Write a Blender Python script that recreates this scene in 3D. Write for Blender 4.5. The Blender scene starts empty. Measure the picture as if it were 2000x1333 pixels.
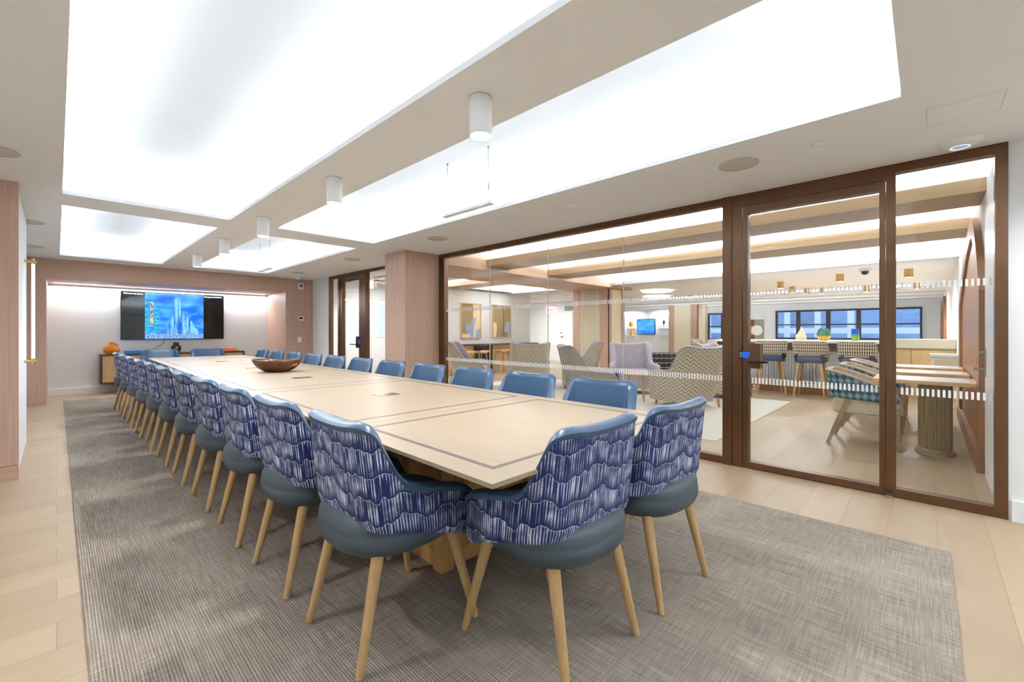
import bpy, bmesh, math, random
from mathutils import Vector, Matrix
random.seed(7)
PI = math.pi
sc = bpy.context.scene
C = sc.collection

# ------------------------------------------------------------------ camera
YAW = math.radians(46.34)
cam_d = bpy.data.cameras.new('camera')
cam = bpy.data.objects.new('camera', cam_d)
C.objects.link(cam)
cam.location = (0, 0, 1.2)
cam.rotation_euler = (PI / 2, 0, -YAW)
cam_d.sensor_fit = 'HORIZONTAL'
cam_d.sensor_width = 36
cam_d.lens = 36 * 848.5 / 2000
cam_d.shift_y = -(666.5 - 647.85) / 2000
cam_d.clip_start = 0.05
cam_d.clip_end = 200
sc.camera = cam

# ------------------------------------------------------------------ world, view
w = bpy.data.worlds.new('world')
sc.world = w
w.use_nodes = True
nt = w.node_tree
sky = nt.nodes.new('ShaderNodeTexSky')
sky.sky_type = 'NISHITA'
sky.sun_disc = False
sky.sun_elevation = math.radians(38)
sky.sun_rotation = math.radians(200)
bg = nt.nodes['Background']
nt.links.new(sky.outputs[0], bg.inputs[0])
bg.inputs[1].default_value = 0.42
sc.view_settings.view_transform = 'Standard'
sc.view_settings.look = 'None'
sc.view_settings.gamma = 1.0
sc.view_settings.use_curve_mapping = False
sc.view_settings.exposure = 0.64

LED_W = 4.9          # W per metre of cove strip, conference room
LED_L = 20.0          # W per metre, lounge beams


def area(name, loc, sx, sy, power, rot=(0, 0, 0), col=(1, 1, 1)):
    d = bpy.data.lights.new(name, 'AREA')
    d.shape = 'RECTANGLE'
    d.size, d.size_y = sx, sy
    d.energy = power
    d.color = col
    o = bpy.data.objects.new(name, d)
    C.objects.link(o)
    o.location = loc
    o.rotation_euler = rot
    return o


# cove openings in the conference ceiling (x0, x1, y0, y1), z of ceiling and of the raised tray
CZ, TZ, LEDGE = 2.41, 2.75, 0.10
COVES = [(0.034, 1.297, 0.094, 5.48), (0.034, 1.297, 5.977, 9.93),
         (1.78, 3.005, 0.094, 5.50), (1.78, 3.02, 6.02, 9.95), (0.034, 3.0, -2.9, -0.5)]  # last opening: added tray behind the camera that lights the near end
COOL = (0.80, 0.91, 1.0)
for (x0, x1, y0, y1) in COVES:
    zz = CZ + 0.045
    g = 0.055
    LW = LED_W * (3.6 if y0 < -1 else 0.72 if y0 > 5.9 else 0.95)
    for xx in (x0 - g, x1 + g):
        area('cove_led_strip', (xx, (y0 + y1) / 2, zz), 0.02, (y1 - y0), LW * (y1 - y0), (PI, 0, 0), COOL)
    for yy in (y0 - g, y1 + g):
        area('cove_led_strip', ((x0 + x1) / 2, yy, zz), (x1 - x0), 0.02, LW * (x1 - x0), (PI, 0, 0), COOL)

# ------------------------------------------------------------------ materials
def lin(c):
    c = c / 255.0
    return c / 12.92 if c <= 0.04045 else ((c + 0.055) / 1.055) ** 2.4


def rgb(r, g, b):
    return (lin(r), lin(g), lin(b), 1)


class NT:
    def __init__(s, name):
        s.m = bpy.data.materials.new(name)
        s.m.use_nodes = True
        s.t = s.m.node_tree
        s.p = s.t.nodes['Principled BSDF']

    def n(s, t, **k):
        x = s.t.nodes.new('ShaderNode' + t)
        for a, b in k.items():
            setattr(x, a, b)
        return x

    def l(s, a, b):
        s.t.links.new(a, b)

    def v(s, x, sock):
        if hasattr(x, 'is_linked') or hasattr(x, 'links'):
            s.l(x, sock)
        else:
            sock.default_value = x

    def math(s, op, a, b=0.0, c=None, clamp=False):
        x = s.n('Math', operation=op, use_clamp=clamp)
        s.v(a, x.inputs[0])
        s.v(b, x.inputs[1])
        if c is not None:
            s.v(c, x.inputs[2])
        return x.outputs[0]

    def mix(s, f, a, b, mode='MIX'):
        x = s.n('Mix', data_type='RGBA', blend_type=mode)
        s.v(f, x.inputs[0])
        s.v(a, x.inputs[6])
        s.v(b, x.inputs[7])
        return x.outputs[2]

    def ramp(s, f, stops):
        x = s.n('ValToRGB')
        e = x.color_ramp.elements
        while len(e) < len(stops):
            e.new(0.5)
        for i, (p, c) in enumerate(stops):
            e[i].position = p
            e[i].color = c
        s.v(f, x.inputs[0])
        return x.outputs[0]

    def coord(s, kind='Object', scale=(1, 1, 1), rot=(0, 0, 0)):
        tc = s.n('TexCoord')
        mp = s.n('Mapping')
        mp.inputs['Scale'].default_value = scale
        mp.inputs['Rotation'].default_value = rot
        s.l(tc.outputs[kind], mp.inputs[0])
        return mp.outputs[0]

    def noise(s, vec, scale=1, detail=3, rough=0.5, dist=0.0):
        x = s.n('TexNoise')
        x.inputs['Scale'].default_value = scale
        x.inputs['Detail'].default_value = detail
        x.inputs['Roughness'].default_value = rough
        x.inputs['Distortion'].default_value = dist
        if vec is not None:
            s.l(vec, x.inputs['Vector'])
        return x.outputs['Fac']

    def bump(s, h, strength=0.2, dist=0.01):
        x = s.n('Bump')
        x.inputs['Strength'].default_value = strength
        x.inputs['Distance'].default_value = dist
        s.l(h, x.inputs['Height'])
        s.l(x.outputs[0], s.p.inputs['Normal'])

    def fin(s, col=None, rough=0.5, metal=0.0, spec=0.5):
        if col is not None:
            s.v(col, s.p.inputs['Base Color'])
        s.v(rough, s.p.inputs['Roughness'])
        s.p.inputs['Metallic'].default_value = metal
        s.p.inputs['Specular IOR Level'].default_value = spec
        return s.m


def plain(name, c, rough=0.5, metal=0.0, var=0.06, scale=8, spec=0.5):
    k = NT(name)
    f = k.noise(k.coord(), scale, 2)
    a = (c[0] * (1 - var), c[1] * (1 - var), c[2] * (1 - var), 1)
    b = (min(1, c[0] * (1 + var)), min(1, c[1] * (1 + var)), min(1, c[2] * (1 + var)), 1)
    return k.fin(k.mix(f, a, b), rough, metal, spec)


def wood(name, c1, c2, axis='z', rough=0.45, fine=60, long=2.0, bumps=0.05, big=0.5):
    k = NT(name)
    s = [fine, fine, fine]
    s['xyz'.index(axis)] = long
    f = k.noise(k.coord(scale=tuple(s)), 1, 4, 0.6, 0.4)
    s2 = [fine / 7, fine / 7, fine / 7]
    s2['xyz'.index(axis)] = long / 3
    g = k.noise(k.coord(scale=tuple(s2)), 1, 2, 0.5, 0.8)
    f2 = k.ramp(f, [(0.3, (0, 0, 0, 1)), (0.72, (1, 1, 1, 1))])
    m = k.math('ADD', k.math('MULTIPLY', f2, 1 - big), k.math('MULTIPLY', g, big), clamp=True)
    k.bump(f, bumps, 0.002)
    return k.fin(k.mix(m, c1, c2), rough)


def emis(name, c, s):
    k = NT(name)
    k.p.inputs['Base Color'].default_value = (0.8, 0.8, 0.8, 1)
    k.p.inputs['Emission Color'].default_value = c
    k.p.inputs['Emission Strength'].default_value = s
    return k.m


M = {}
M['ceiling'] = plain('ceiling_paint', (0.89, 0.89, 0.885), 0.75, var=0.01, scale=3)
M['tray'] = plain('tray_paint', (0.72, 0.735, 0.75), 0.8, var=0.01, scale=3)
M['white'] = plain('white_paint', (0.83, 0.85, 0.86), 0.65, var=0.01, scale=3)
M['white_metal'] = plain('white_metal', (0.88, 0.88, 0.88), 0.35, var=0.01)
M['cream'] = plain('cream_paint', rgb(236, 226, 198), 0.6, var=0.02)
M['panel'] = wood('rose_oak_panel', rgb(170, 134, 114), rgb(206, 174, 154), 'z', 0.5, 170, 1.5, 0.1, 0.25)
M['panel_h'] = wood('rose_oak_panel_horizontal', rgb(170, 134, 114), rgb(206, 174, 154), 'x', 0.5, 170, 1.5, 0.1, 0.25)
M['beam'] = wood('tan_beam_wood', rgb(146, 118, 84), rgb(180, 152, 114), 'y', 0.5, 90, 1.2, 0.05, 0.5)
M['beam_x'] = wood('tan_beam_wood_lengthwise', rgb(168, 134, 104), rgb(205, 172, 140), 'x', 0.5, 90, 1.2, 0.05, 0.5)
M['oak'] = wood('pale_oak', rgb(172, 134, 84), rgb(210, 174, 122), 'z', 0.45, 90, 4, 0.06, 0.5)
M['oak_pale'] = wood('table_oak', rgb(149, 130, 106), rgb(166, 148, 124), 'y', 0.38, 90, 3, 0.03, 0.55)
M['oak_gold'] = wood('pedestal_oak', rgb(176, 128, 68), rgb(214, 168, 104), 'z', 0.45, 60, 3, 0.06, 0.5)
M['arch'] = wood('arch_door_wood', rgb(132, 86, 52), rgb(168, 116, 74), 'z', 0.4, 90, 1.5, 0.05, 0.4)
M['weathered'] = wood('weathered_wood', rgb(140, 118, 84), rgb(190, 168, 128), 'z', 0.5, 70, 3, 0.08, 0.4)
M['walnut'] = wood('walnut', rgb(58, 30, 14), rgb(112, 62, 32), 'x', 0.25, 30, 5, 0.04, 0.5)
M['dark_wood'] = wood('dark_stained_wood', rgb(44, 30, 22), rgb(74, 50, 36), 'z', 0.4, 60, 3, 0.05, 0.4)
M['inlay'] = plain('grey_brown_inlay', rgb(78, 64, 60), 0.4, var=0.1, scale=40)
M['inlay_mid'] = plain('taupe_inlay', rgb(108, 94, 86), 0.4, var=0.1, scale=40)
M['bronze'] = plain('bronze_frame', rgb(96, 66, 42), 0.32, 0.55, var=0.04, scale=3)
M['bronze_dark'] = plain('dark_bronze', rgb(44, 32, 26), 0.35, 0.6)
M['brass'] = plain('brushed_brass', rgb(206, 174, 112), 0.3, 0.9, var=0.08, scale=30)
M['steel'] = plain('satin_steel', rgb(170, 165, 155), 0.3, 0.9)
M['leather'] = plain('blue_leather', rgb(52, 80, 108), 0.32, var=0.08, scale=14)
M['seat_leather'] = plain('slate_leather', rgb(62, 74, 82), 0.5, var=0.08, scale=14)
M['navy'] = plain('navy_leather', rgb(34, 42, 66), 0.35)
M['black'] = plain('black_plastic', (0.012, 0.012, 0.013), 0.35)
M['grey'] = plain('grey_grille', rgb(206, 202, 195), 0.7)
M['grey_dark'] = plain('mid_grey', rgb(110, 110, 110), 0.6)
M['velvet'] = plain('lilac_grey_velvet', rgb(176, 168, 176), 0.75, var=0.12, scale=12)
M['beige'] = plain('beige_fabric', rgb(214, 196, 172), 0.8, var=0.06, scale=20)
M['blue_tape'] = plain('blue_tape', rgb(12, 104, 226), 0.6)
M['gloss_black'] = plain('screen_glass', (0.006, 0.006, 0.008), 0.08)
M['rattan'] = wood('rattan_panel', rgb(176, 140, 96), rgb(216, 182, 136), 'z', 0.6, 160, 8, 0.3, 0.3)
M['maple'] = wood('maple_cabinet', rgb(222, 184, 128), rgb(240, 208, 156), 'z', 0.45, 50, 2, 0.03, 0.6)
M['orange'] = plain('orange_glaze', rgb(222, 118, 22), 0.3)
M['yellow'] = plain('yellow_plastic', rgb(238, 190, 24), 0.4)
M['green'] = plain('green_glaze', rgb(38, 128, 98), 0.25)
M['red'] = plain('red_letters', rgb(214, 24, 40), 0.5)
M['bluebook'] = plain('blue_cover', rgb(26, 110, 178), 0.45)
M['shade_mauve'] = plain('mauve_paint', rgb(150, 138, 150), 0.6)
M['led'] = emis('warm_lens', (1, 0.95, 0.82, 1), 9.0)
M['tube'] = emis('led_tube', (1, 0.96, 0.95, 1), 2.2)
M['ring'] = emis('ring_light', (1, 0.96, 0.88, 1), 5.0)

# rug: fine ribs with cross threads
k = NT('ribbed_rug')
a = k.noise(k.coord(scale=(150, 5, 1)), 1, 2, 0.5)
b = k.noise(k.coord(scale=(6, 170, 1)), 1, 2, 0.5)
wv = k.n('TexWave', wave_type='BANDS', bands_direction='X')
wv.inputs['Scale'].default_value = 31.4
wv.inputs['Distortion'].default_value = 1.2
wv.inputs['Detail'].default_value = 2
wv.inputs['Detail Scale'].default_value = 3
k.l(k.coord(), wv.inputs['Vector'])
big = k.noise(k.coord(scale=(3, 1.2, 1)), 1, 3, 0.6)
f = k.math('ADD', k.math('MULTIPLY', a, 0.36), k.math('MULTIPLY', b, 0.30))
f = k.math('ADD', f, k.math('MULTIPLY', wv.outputs['Fac'], 0.18))
f = k.math('ADD', f, k.math('MULTIPLY', big, 0.26))
k.bump(wv.outputs['Fac'], 0.25, 0.003)
M['rug'] = k.fin(k.ramp(f, [(0.32, rgb(88, 77, 68)), (0.52, rgb(137, 125, 113)), (0.74, rgb(184, 172, 157))]), 0.95, 0, 0.1)

# plank floor
k = NT('oak_plank_floor')
br = k.n('TexBrick', offset=0.37, offset_frequency=2)
br.inputs['Scale'].default_value = 1
br.inputs['Brick Width'].default_value = 4.6
br.inputs['Row Height'].default_value = 0.22
br.inputs['Mortar Size'].default_value = 0.0016
br.inputs['Mortar Smooth'].default_value = 0.0
br.inputs['Bias'].default_value = 0.0
br.inputs['Color1'].default_value = (0, 0, 0, 1)
br.inputs['Color2'].default_value = (1, 1, 1, 1)
br.inputs['Mortar'].default_value = (0.5, 0.5, 0.5, 1)
mp = k.n('Mapping')
mp.inputs['Location'].default_value = (0, 0.045, 0)
tc = k.n('TexCoord')
k.l(tc.outputs['Object'], mp.inputs[0])
k.l(mp.outputs[0], br.inputs['Vector'])
gr = k.noise(k.coord(scale=(2.2, 34, 1)), 1, 4, 0.6, 1.2)
bl = k.noise(k.coord(scale=(1.5, 5, 1)), 1, 2, 0.5, 0.5)
base = k.mix(br.outputs['Color'], rgb(152, 131, 106), rgb(177, 155, 127))
base = k.mix(k.math('MULTIPLY', gr, 0.60), base, rgb(158, 130, 102))
base = k.mix(k.math('MULTIPLY', bl, 0.4), base, rgb(200, 180, 148))
base = k.mix(k.math('MULTIPLY', br.outputs['Fac'], 0.6), base, rgb(128, 102, 74))
k.bump(gr, 0.05, 0.002)
M['floor'] = k.fin(base, 0.42)

# brush-stroke chair fabric, UV in metres (u along the shell, v = height)
k = NT('brushstroke_fabric')
tc = k.n('TexCoord')
sp = k.n('SeparateXYZ')
k.l(tc.outputs['UV'], sp.inputs[0])
u, v = sp.outputs[0], sp.outputs[1]
cx = k.n('CombineXYZ')
k.l(k.math('MULTIPLY', u, 11.0), cx.inputs[0])
k.l(k.math('MULTIPLY', v, 2.2), cx.inputs[1])
W = k.noise(cx.outputs[0], 1, 2.5, 0.55)
bb = k.math('ADD', k.math('DIVIDE', v, 0.088), k.math('MULTIPLY', W, 1.7))
idn = k.math('FLOOR', bb)
t = k.math('FRACT', bb)
cx2 = k.n('CombineXYZ')
k.l(k.math('MULTIPLY', u, 88.0), cx2.inputs[0])
k.l(k.math('MULTIPLY', v, 6.0), cx2.inputs[1])
k.l(k.math('MULTIPLY', idn, 3.7), cx2.inputs[2])
st = k.noise(cx2.outputs[0], 1, 1.0, 0.5, 0.2)
sn = k.math('MULTIPLY', k.math('SINE', k.math('ADD', k.math('MULTIPLY', u, 580.0), k.math('MULTIPLY', st, 5.0))), 0.18)
stripe = k.ramp(k.math('ADD', st, sn), [(0.50, (0, 0, 0, 1)), (0.56, (1, 1, 1, 1))])
fade = k.ramp(t, [(0.04, (0, 0, 0, 1)), (0.42, (1, 1, 1, 1))])
cx3 = k.n('CombineXYZ')
k.l(k.math('MULTIPLY', u, 14.0), cx3.inputs[0])
k.l(k.math('MULTIPLY', v, 14.0), cx3.inputs[1])
blot = k.noise(cx3.outputs[0], 1, 3, 0.6)
blot2 = k.ramp(blot, [(0.38, (0.25, 0.25, 0.25, 1)), (0.58, (1, 1, 1, 1))])
navy = k.mix(blot, rgb(12, 18, 46), rgb(38, 54, 118))
light = k.mix(blot, rgb(150, 164, 196), rgb(242, 244, 244))
amt = k.math('MULTIPLY', k.math('MULTIPLY', stripe, fade), blot2)
col = k.mix(amt, navy, light)
edge = k.math('GREATER_THAN', t, 0.965)
col = k.mix(k.math('MULTIPLY', edge, 0.5), col, rgb(205, 208, 212))
M['brush'] = k.fin(col, 0.7, 0, 0.25)
k.bump(amt, 0.25, 0.002)


def uv_nodes(name):
    k = NT(name)
    tc = k.n('TexCoord')
    sp = k.n('SeparateXYZ')
    k.l(tc.outputs['UV'], sp.inputs[0])
    return k, sp.outputs[0], sp.outputs[1]


def chevron(name, dark, lite, pu=0.105, amp=0.055, pv=0.06):
    k, u, v = uv_nodes(name)
    z = k.math('ABSOLUTE', k.math('SUBTRACT', k.math('MULTIPLY', k.math('FRACT', k.math('DIVIDE', u, pu)), 2), 1))
    f = k.math('FRACT', k.math('DIVIDE', k.math('ADD', v, k.math('MULTIPLY', z, amp)), pv))
    m = k.math('MAXIMUM', k.math('LESS_THAN', f, 0.24), k.math('MULTIPLY', k.math('LESS_THAN', k.math('ABSOLUTE', k.math('SUBTRACT', f, 0.62)), 0.07), 0.55))
    return k.fin(k.mix(m, lite, dark), 0.85, 0, 0.2)


M['chevron'] = chevron('chevron_weave', rgb(92, 72, 50), rgb(222, 210, 190))
M['chevron_dark'] = chevron('dark_chevron_weave', rgb(52, 46, 42), rgb(206, 196, 178), 0.085, 0.045, 0.04)

k, u, v = uv_nodes('ogee_weave')
f = k.math('ABSOLUTE', k.math('SUBTRACT', k.math('FRACT', k.math('DIVIDE', u, 0.032)), 0.5))
wd = k.math('ADD', 0.30, k.math('MULTIPLY', k.math('SINE', k.math('MULTIPLY', v, 110.0)), 0.12))
M['ogee'] = k.fin(k.mix(k.math('GREATER_THAN', f, wd), rgb(222, 206, 178), rgb(38, 34, 34)), 0.85, 0, 0.2)
k, u, v = uv_nodes('leaf_weave')
f = k.math('ABSOLUTE', k.math('SUBTRACT', k.math('FRACT', k.math('DIVIDE', u, 0.11)), 0.5))
wd = k.math('ADD', 0.2, k.math('MULTIPLY', k.math('SINE', k.math('ADD', k.math('MULTIPLY', v, 60.0), k.math('MULTIPLY', f, 9.0))), 0.2))
M['leaf'] = k.fin(k.mix(k.math('GREATER_THAN', k.math('ABSOLUTE', k.math('SUBTRACT', f, wd)), 0.045), rgb(196, 190, 178), rgb(20, 19, 22)), 0.85, 0, 0.2)
k, u, v = uv_nodes('teal_diamond_weave')
a1 = k.math('SINE', k.math('MULTIPLY', k.math('ADD', u, k.math('MULTIPLY', v, 0.8)), 52.0))
a2 = k.math('SINE', k.math('MULTIPLY', k.math('SUBTRACT', u, k.math('MULTIPLY', v, 0.8)), 52.0))
f = k.math('ADD', k.math('MULTIPLY', k.math('MULTIPLY', a1, a2), 0.5), 0.5)
M['teal'] = k.fin(k.ramp(f, [(0.2, rgb(50, 84, 94)), (0.5, rgb(84, 120, 128)), (0.8, rgb(150, 170, 186))]), 0.8, 0, 0.2)

# clear glass without refraction: transparent + fresnel reflection
def glassy(name, tint=(0.97, 0.985, 0.98, 1), ior=1.45, boost=0.0):
    k = NT(name)
    tr = k.n('BsdfTransparent')
    tr.inputs[0].default_value = tint
    gl = k.n('BsdfGlossy')
    gl.inputs['Roughness'].default_value = 0.0
    fr = k.n('Fresnel')
    ge = k.n('NewGeometry')
    mi = k.n('Mix', data_type='FLOAT')
    mi.inputs[2].default_value = ior
    mi.inputs[3].default_value = 1 / ior
    k.l(ge.outputs['Backfacing'], mi.inputs[0])
    k.l(mi.outputs[0], fr.inputs[0])
    mx = k.n('MixShader')
    k.l(fr.outputs[0], mx.inputs[0])
    k.l(tr.outputs[0], mx.inputs[1])
    k.l(gl.outputs[0], mx.inputs[2])
    k.l(mx.outputs[0], k.t.nodes['Material Output'].inputs[0])
    return k.m


M['glass'] = glassy('clear_glass', ior=1.33)
M['amber'] = NT('amber_glass').m
p = M['amber'].node_tree.nodes['Principled BSDF']
p.inputs['Base Color'].default_value = rgb(244, 150, 24)
p.inputs['Transmission Weight'].default_value = 0.6
p.inputs['Roughness'].default_value = 0.08

# facade outside
k = NT('street_facade')
br = k.n('TexBrick', offset=0.0)
br.inputs['Scale'].default_value = 1
br.inputs['Brick Width'].default_value = 1.5
br.inputs['Row Height'].default_value = 1.25
br.inputs['Mortar Size'].default_value = 0.16
br.inputs['Color1'].default_value = rgb(86, 130, 190)
br.inputs['Color2'].default_value = rgb(40, 70, 120)
br.inputs['Mortar'].default_value = rgb(196, 208, 226)
spx = k.n('SeparateXYZ')
k.l(k.coord(), spx.inputs[0])
cbx = k.n('CombineXYZ')
k.l(spx.outputs[1], cbx.inputs[0])
k.l(spx.outputs[2], cbx.inputs[1])
k.l(cbx.outputs[0], br.inputs['Vector'])
nz = k.noise(k.coord(scale=(1, 1.2, 3)), 1, 4, 0.6)
M['facade'] = k.fin(k.mix(k.math('MULTIPLY', nz, 0.5), br.outputs['Color'], rgb(176, 200, 232)), 0.7)

# ------------------------------------------------------------------ mesh helpers
class B:
    def __init__(s):
        s.b = bmesh.new()
        s.uv = s.b.loops.layers.uv.new('UVMap')

    def box(s, x0, x1, y0, y1, z0, z1, bev=0.0, mat=None):
        r = bmesh.ops.create_cube(s.b, size=1)
        vs = r['verts']
        for q in vs:
            q.co = Vector(((x0 + x1) / 2 + q.co.x * (x1 - x0), (y0 + y1) / 2 + q.co.y * (y1 - y0), (z0 + z1) / 2 + q.co.z * (z1 - z0)))
        if bev:
            es = list({e for q in vs for e in q.link_edges})
            rr = bmesh.ops.bevel(s.b, geom=es, offset=bev, segments=2, affect='EDGES', profile=0.6)
            vs = list({q for f in rr['faces'] for q in f.verts} | {q for q in vs if q.is_valid})
        if mat is not None:
            bmesh.ops.transform(s.b, matrix=mat, verts=[q for q in vs if q.is_valid])
        return s

    def tube(s, pts, r, n=12, cap=True):
        """pts list of points, r radius or list"""
        pts = [Vector(p) for p in pts]
        if not isinstance(r, (list, tuple)):
            r = [r] * len(pts)
        rings = []
        ref = None
        for i, p in enumerate(pts):
            a = pts[max(i - 1, 0)]
            c = pts[min(i + 1, len(pts) - 1)]
            d = (c - a).normalized()
            if ref is None:
                ref = d.orthogonal().normalized()
            ref = (ref - d * ref.dot(d)).normalized()
            o = d.cross(ref)
            rings.append([s.b.verts.new(p + ref * (r[i] * math.cos(2 * PI * j / n)) + o * (r[i] * math.sin(2 * PI * j / n))) for j in range(n)])
        for a, c in zip(rings, rings[1:]):
            for j in range(n):
                s.b.faces.new((a[j], a[(j + 1) % n], c[(j + 1) % n], c[j]))
        if cap:
            s.b.faces.new(rings[0][::-1])
            s.b.faces.new(rings[-1])
        return s

    def lathe(s, prof, cx=0, cy=0, n=32, sx=1, sy=1):
        """prof list of (r, z)"""
        rings = []
        for (r, z) in prof:
            if r < 1e-6:
                rings.append([s.b.verts.new((cx, cy, z))])
            else:
                rings.append([s.b.verts.new((cx + sx * r * math.cos(2 * PI * j / n), cy + sy * r * math.sin(2 * PI * j / n), z)) for j in range(n)])
        for a, c in zip(rings, rings[1:]):
            if len(a) == 1 and len(c) == 1:
                continue
            for j in range(n):
                j2 = (j + 1) % n
                if len(a) == 1:
                    s.b.faces.new((a[0], c[j2], c[j]))
                elif len(c) == 1:
                    s.b.faces.new((a[j], a[j2], c[0]))
                else:
                    s.b.faces.new((a[j], a[j2], c[j2], c[j]))
        return s

    def prism(s, poly, plane, d0, d1):
        """poly 2D list; plane 'xy' 'yz' 'xz'; extruded from d0 to d1"""
        def P(a, c, d):
            return {'xy': (a, c, d), 'yz': (d, a, c), 'xz': (a, d, c)}[plane]
        v0 = [s.b.verts.new(P(a, c, d0)) for a, c in poly]
        v1 = [s.b.verts.new(P(a, c, d1)) for a, c in poly]
        s.b.faces.new(v0)
        s.b.faces.new(v1[::-1])
        for i in range(len(poly)):
            j = (i + 1) % len(poly)
            s.b.faces.new((v0[i], v0[j], v1[j], v1[i]))
        return s

    def grid(s, P, nu, nv, uvf=None, closed_u=False):
        V = [[s.b.verts.new(P(i, j)) for j in range(nv)] for i in range(nu)]
        for i in range(nu - (0 if closed_u else 1)):
            i2 = (i + 1) % nu
            for j in range(nv - 1):
                f = s.b.faces.new((V[i][j], V[i2][j], V[i2][j + 1], V[i][j + 1]))
                if uvf:
                    for lp, (a, c) in zip(f.loops, ((i, j), (i + 1, j), (i + 1, j + 1), (i, j + 1))):
                        lp[s.uv].uv = uvf(a, c)
        return V

    def cubeuv(s):
        """box-projected UV in metres"""
        for f in s.b.faces:
            n = f.normal
            for lp in f.loops:
                c = lp.vert.co
                if abs(n.z) > 0.8:
                    lp[s.uv].uv = (c.x, c.y)
                elif abs(n.x) > abs(n.y):
                    lp[s.uv].uv = (c.y, c.z)
                else:
                    lp[s.uv].uv = (c.x, c.z)
        return s


def O(name, b, mat, parent=None, smooth=False, loc=(0, 0, 0), rz=0, bev=0):
    bmesh.ops.recalc_face_normals(b.b, faces=b.b.faces)
    me = bpy.data.meshes.new(name)
    b.b.to_mesh(me)
    b.b.free()
    me.materials.append(M[mat] if isinstance(mat, str) else mat)
    if smooth:
        me.polygons.foreach_set('use_smooth', [True] * len(me.polygons))
        me.set_sharp_from_angle(angle=math.radians(50))
    o = bpy.data.objects.new(name, me)
    C.objects.link(o)
    o.parent = parent
    o.location = loc
    o.rotation_euler = (0, 0, rz)
    if bev:
        md = o.modifiers.new('bevel', 'BEVEL')
        md.width = bev
        md.segments = 2
        md.limit_method = 'ANGLE'
    return o


def T(name, label, cat, loc=(0, 0, 0), rz=0, group=None, kind=None):
    o = bpy.data.objects.new(name, None)
    C.objects.link(o)
    o.location = loc
    o.rotation_euler = (0, 0, rz)
    o.empty_display_size = 0.1
    if kind:
        o['kind'] = kind
    if label:
        o['label'] = label
        o['category'] = cat
    if group:
        o['group'] = group
    return o


def tag(o, label, cat, group=None, kind=None):
    o['label'] = label
    o['category'] = cat
    if group:
        o['group'] = group
    if kind:
        o['kind'] = kind
    return o


def S(name, b, mat, parent=None, **k):
    o = O(name, b, mat, parent, **k)
    if parent is None:
        o['kind'] = 'structure'
    return o


def dup(root, loc, rz, label=None, group=None):
    r = root.copy()
    C.objects.link(r)
    r.location = loc
    r.rotation_euler = (0, 0, rz)
    if label:
        r['label'] = label
    if group:
        r['group'] = group
    for ch in list(root.children):
        c = ch.copy()
        C.objects.link(c)
        c.parent = r
        for g in ch.children:
            d = g.copy()
            C.objects.link(d)
            d.parent = c
    return r


def text(name, body, size, mat, parent, M4):
    cu = bpy.data.curves.new(name, 'FONT')
    cu.body = body
    cu.size = size
    cu.align_x = 'LEFT'
    cu.extrude = 0.0008
    tmp = bpy.data.objects.new(name, cu)
    C.objects.link(tmp)
    dg = bpy.context.evaluated_depsgraph_get()
    me = bpy.data.meshes.new_from_object(tmp.evaluated_get(dg))
    bpy.data.objects.remove(tmp)
    me.materials.clear()
    me.materials.append(M[mat] if isinstance(mat, str) else mat)
    me.transform(M4)
    o = bpy.data.objects.new(name, me)
    C.objects.link(o)
    o.parent = parent
    return o


# matrices that stand text up: facing -Y (read from -Y side), facing -X
def MF_negY(x, y, z):
    return Matrix.Translation((x, y, z)) @ Matrix.Rotation(PI / 2, 4, 'X')


def MF_negX(x, y, z):
    return Matrix.Translation((x, y, z)) @ Matrix.Rotation(-PI / 2, 4, 'Z') @ Matrix.Rotation(PI / 2, 4, 'X')


# ================================================================== SETTING
XG = 4.21            # glazed wall plane
b = B()
b.box(-1.4, 22.3, -3.6, 13.4, -0.06, 0)
S('floor', b, 'floor')

# ceiling slab of the conference room with openings and raised trays
def slab(b, X0, X1, Y0, Y1, z0, z1, holes):
    xs = sorted({X0, X1} | {h[0] for h in holes} | {h[1] for h in holes})
    ys = sorted({Y0, Y1} | {h[2] for h in holes} | {h[3] for h in holes})
    for i in range(len(xs) - 1):
        run = None
        for j in range(len(ys) - 1):
            cx, cy = (xs[i] + xs[i + 1]) / 2, (ys[j] + ys[j + 1]) / 2
            hole = any(h[0] < cx < h[1] and h[2] < cy < h[3] for h in holes)
            if not hole:
                run = (run[0], ys[j + 1]) if run else (ys[j], ys[j + 1])
            if (hole or j == len(ys) - 2) and run:
                b.box(xs[i], xs[i + 1], run[0], run[1], z0, z1)
                run = None


b = B()
slab(b, -1.4, XG + 0.05, -3.6, 12.0, CZ, CZ + 0.035, COVES)
S('ceiling', b, 'ceiling')
b = B()
t = 0.03
for (x0, x1, y0, y1) in COVES:
    g = LEDGE
    X0, X1, Y0, Y1 = x0 - g, x1 + g, y0 - g, y1 + g
    b.box(X0 - t, X0, Y0 - t, Y1 + t, CZ + 0.035, TZ + t)
    b.box(X1, X1 + t, Y0 - t, Y1 + t, CZ + 0.035, TZ + t)
    b.box(X0, X1, Y0 - t, Y0, CZ + 0.035, TZ + t)
    b.box(X0, X1, Y1, Y1 + t, CZ + 0.035, TZ + t)
    b.box(X0, X1, Y0, Y1, TZ, TZ + t)
S('ceiling_trays', b, 'tray')

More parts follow.
